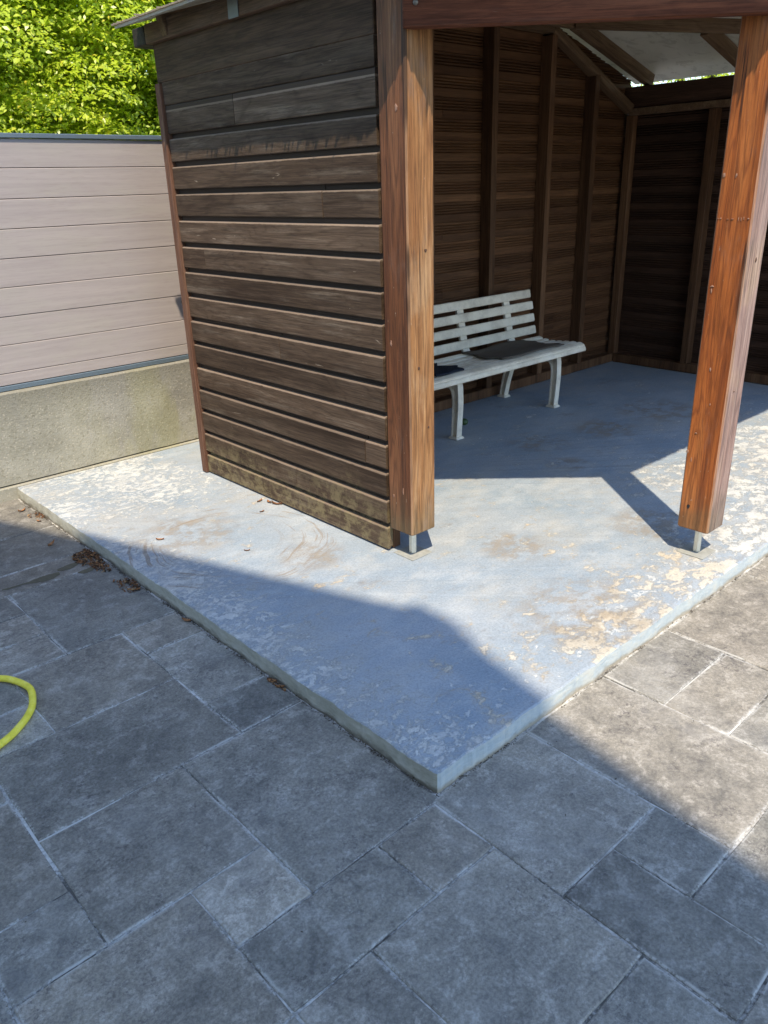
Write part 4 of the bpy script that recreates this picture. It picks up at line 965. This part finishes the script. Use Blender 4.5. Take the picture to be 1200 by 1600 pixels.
# ================================================================== TREES
def tree(cx, cy, zc, rx, ry, rz, nclump, per, size, label, seed, trunk_r=0.14, leafL=0.036):
    rg = np.random.default_rng(seed); rr = random.Random(seed)
    root = empty('broadleaf_tree', (cx, cy, -0.06)); tag(root, label, 'tree', 'trees behind the fence')
    # clump centres over the crown's shell and inside
    d = rg.normal(size=(nclump, 3)); d /= np.linalg.norm(d, axis=1)[:, None]; d[:, 1] = np.where(d[:, 1] > 0.45, -d[:, 1], d[:, 1])
    rad = 0.80 + 0.22 * rg.random(nclump) ; rad[: nclump // 4] *= 0.72
    lump = np.array([0.16 * mnoise.noise(Vector((*(q * 2.2), ))) for q in d]); rad = rad + lump
    cc = d * rad[:, None] * np.array([rx, ry, rz]) + np.array([0, 0, zc + 0.06])
    cr = size * (0.65 + 0.7 * rg.random(nclump))
    N = nclump * per; ci = np.repeat(np.arange(nclump), per)
    e = rg.normal(size=(N, 3)); e /= np.linalg.norm(e, axis=1)[:, None]
    e[:, 2] = np.abs(e[:, 2]) * 0.9 + e[:, 2] * 0.35
    rr_ = cr[ci] * (0.55 + 0.45 * rg.random(N) ** 0.5)
    P = cc[ci] + e * rr_[:, None] * np.array([1, 1, 0.75])
    nrm = e * 0.5 + rg.normal(size=(N, 3)) * 0.45 + np.array([-0.4, -0.6, 0.9]); nrm /= np.linalg.norm(nrm, axis=1)[:, None]
    tan = rg.normal(size=(N, 3)); tan -= (tan * nrm).sum(1)[:, None] * nrm; tan /= np.linalg.norm(tan, axis=1)[:, None]
    bi = np.cross(nrm, tan); L = leafL * (0.6 + 0.8 * rg.random(N)); W = L * 0.48
    V = np.empty((N, 4, 3)); V[:, 0] = P - tan * L[:, None] / 2; V[:, 1] = P + bi * W[:, None] / 2 + nrm * (L * 0.06)[:, None]; V[:, 2] = P + tan * L[:, None] / 2 - nrm * (L * 0.1)[:, None]; V[:, 3] = P - bi * W[:, None] / 2 + nrm * (L * 0.06)[:, None]
    me = bpy.data.meshes.new('crown'); me.vertices.add(N * 4); me.vertices.foreach_set('co', V.reshape(-1)); me.loops.add(N * 4); me.loops.foreach_set('vertex_index', np.arange(N * 4)); me.polygons.add(N); me.polygons.foreach_set('loop_start', np.arange(N) * 4)
    me.update(calc_edges=True)
    tone = np.clip(0.36 + 0.26 * rg.random(nclump)[ci] + rg.normal(size=N) * 0.15, 0, 1); tone[rg.random(N) < 0.015] = 1.0
    at = me.attributes.new('tone', 'FLOAT', 'POINT'); at.data.foreach_set('value', np.repeat(tone, 4))
    cr_ = link('crown', me, root, (0, 0, 0), M['leaf'])
    pts = [(0, 0, 0)] + [(0.06 * rr.uniform(-1, 1) * k, 0.06 * rr.uniform(-1, 1) * k, (zc) * k / 4) for k in range(1, 5)]
    tr = link('trunk', tube_mesh('trunk', pts, [trunk_r * (1 - 0.13 * k) for k in range(5)], 12), root, (0, 0, 0), M['bark'])
    for k in range(9):
        a = k * 0.7 + rr.random(); h = zc * rr.uniform(0.35, 0.95); el = rr.uniform(0.2, 0.9)
        q = Vector((math.cos(a) * rx * .5, math.sin(a) * ry * .5, zc + rz * 0.5 * math.sin(el) - 0.1)); p0 = Vector((0, 0, h))
        link('limb', tube_mesh('limb', [p0, p0.lerp(q, .35) + Vector((0, 0, .12)), p0.lerp(q, .7) + Vector((0, 0, .08)), q], [trunk_r * .45, trunk_r * .33, trunk_r * .2, trunk_r * .07], 7), root, (0, 0, 0), M['bark'])
    return root
tree(0.95, 5.75, 2.3, 2.3, 1.6, 1.9, 1100, 620, 0.31, 'dense bright green tree filling the sky above the left fence', 11)
tree(-1.9, 7.2, 2.5, 1.8, 1.8, 2.0, 400, 300, 0.32, 'bright green tree standing left of the one beside the shelter roof', 12)
tree(2.6, 9.4, 2.8, 4.0, 1.6, 2.8, 650, 260, 0.55, 'large green tree standing farther back behind the shelter', 14, leafL=0.08)
tree(8.6, 4.3, 2.4, 1.9, 2.6, 1.5, 400, 260, 0.30, 'bright green tree glimpsed under the roof beyond the right wall', 13)

# ================================================================== HOUSE (casts the big shadow; stands left of the camera)
hs = empty('gabled_house', (-5.5, -3.0, 0)); tag(hs, 'cream gabled house whose roof shades the near paving', 'house')
HX0, HX1, AY, AZ, SL, HW = -9.0, -2.25, -3.03, 8.55, 0.73, 4.7
ez = AZ - SL * HW
V = []
for x in (HX0, HX1 - 0.05):
    V += [(x + 5.5, AY - HW + 3.0 + .2, 0), (x + 5.5, AY + HW + 3.0 - .2, 0), (x + 5.5, AY + HW + 3.0 - .2, ez + 0.0), (x + 5.5, AY + 3.0, AZ - 0.16), (x + 5.5, AY - HW + 3.0 + .2, ez + 0.0)]
F = [(0, 1, 2, 3, 4), (5, 9, 8, 7, 6), (0, 5, 6, 1), (1, 6, 7, 2), (2, 7, 8, 3), (3, 8, 9, 4), (4, 9, 5, 0)]
link('wall', fixn(mesh('wall', V, F)), hs, (0, 0, 0), M['render'])
for s in (-1, 1):
    V = [(HX0 - .1 + 5.5, AY + 3.0, AZ), (HX1 + 5.5, AY + 3.0, AZ), (HX1 + 5.5, AY + s * (HW + .3) + 3.0, AZ - SL * (HW + .3)), (HX0 - .1 + 5.5, AY + s * (HW + .3) + 3.0, AZ - SL * (HW + .3))]
    V += [(a, b, c - 0.13) for a, b, c in V]
    link('roof', fixn(mesh('roof', V, BOXF)), hs, (0, 0, 0), M['rooftile'])
link('ridge_tile', fixn(mesh('ridge_tile', [(HX0 + 5.4, -.20, AZ - .16), (HX1 + 5.5, -.20, AZ - .16), (HX1 + 5.5, .20, AZ - .16), (HX0 + 5.4, .20, AZ - .16), (HX0 + 5.4, -.11, AZ + .06), (HX1 + 5.5, -.11, AZ + .06), (HX1 + 5.5, .10, AZ + .05), (HX0 + 5.4, .10, AZ + .05)], BOXF)), hs, (0, -.06, 0), M['rooftile'])
for (y, z, w, h, nm) in ((-4.6, 1.0, 1.1, 1.3, 'window'), (-1.4, 1.0, 1.1, 1.3, 'window'), (-4.6, 3.9, 1.1, 1.2, 'window'), (-1.4, 3.9, 1.1, 1.2, 'window')):
    x = HX1 - 0.05 + 5.5
    wf = link(nm, fixn(mesh('window', [(x + .003, y + 3.0, z), (x + .03, y + 3.0, z), (x + .03, y + w + 3.0, z), (x + .003, y + w + 3.0, z), (x + .003, y + 3.0, z + h), (x + .03, y + 3.0, z + h), (x + .03, y + w + 3.0, z + h), (x + .003, y + w + 3.0, z + h)], BOXF)), hs, (0, 0, 0), M['whitepaint'])
    for k in (0, 1):
        ya = y + .06 + k * (w / 2); yb = ya + w / 2 - .1
        link('pane', fixn(mesh('pane', [(x + .031, ya + 3, z + .06), (x + .034, ya + 3, z + .06), (x + .034, yb + 3, z + .06), (x + .031, yb + 3, z + .06), (x + .031, ya + 3, z + h - .06), (x + .034, ya + 3, z + h - .06), (x + .034, yb + 3, z + h - .06), (x + .031, yb + 3, z + h - .06)], BOXF)), wf, (0, 0, 0), M['glass'])
bpy.context.view_layer.update()
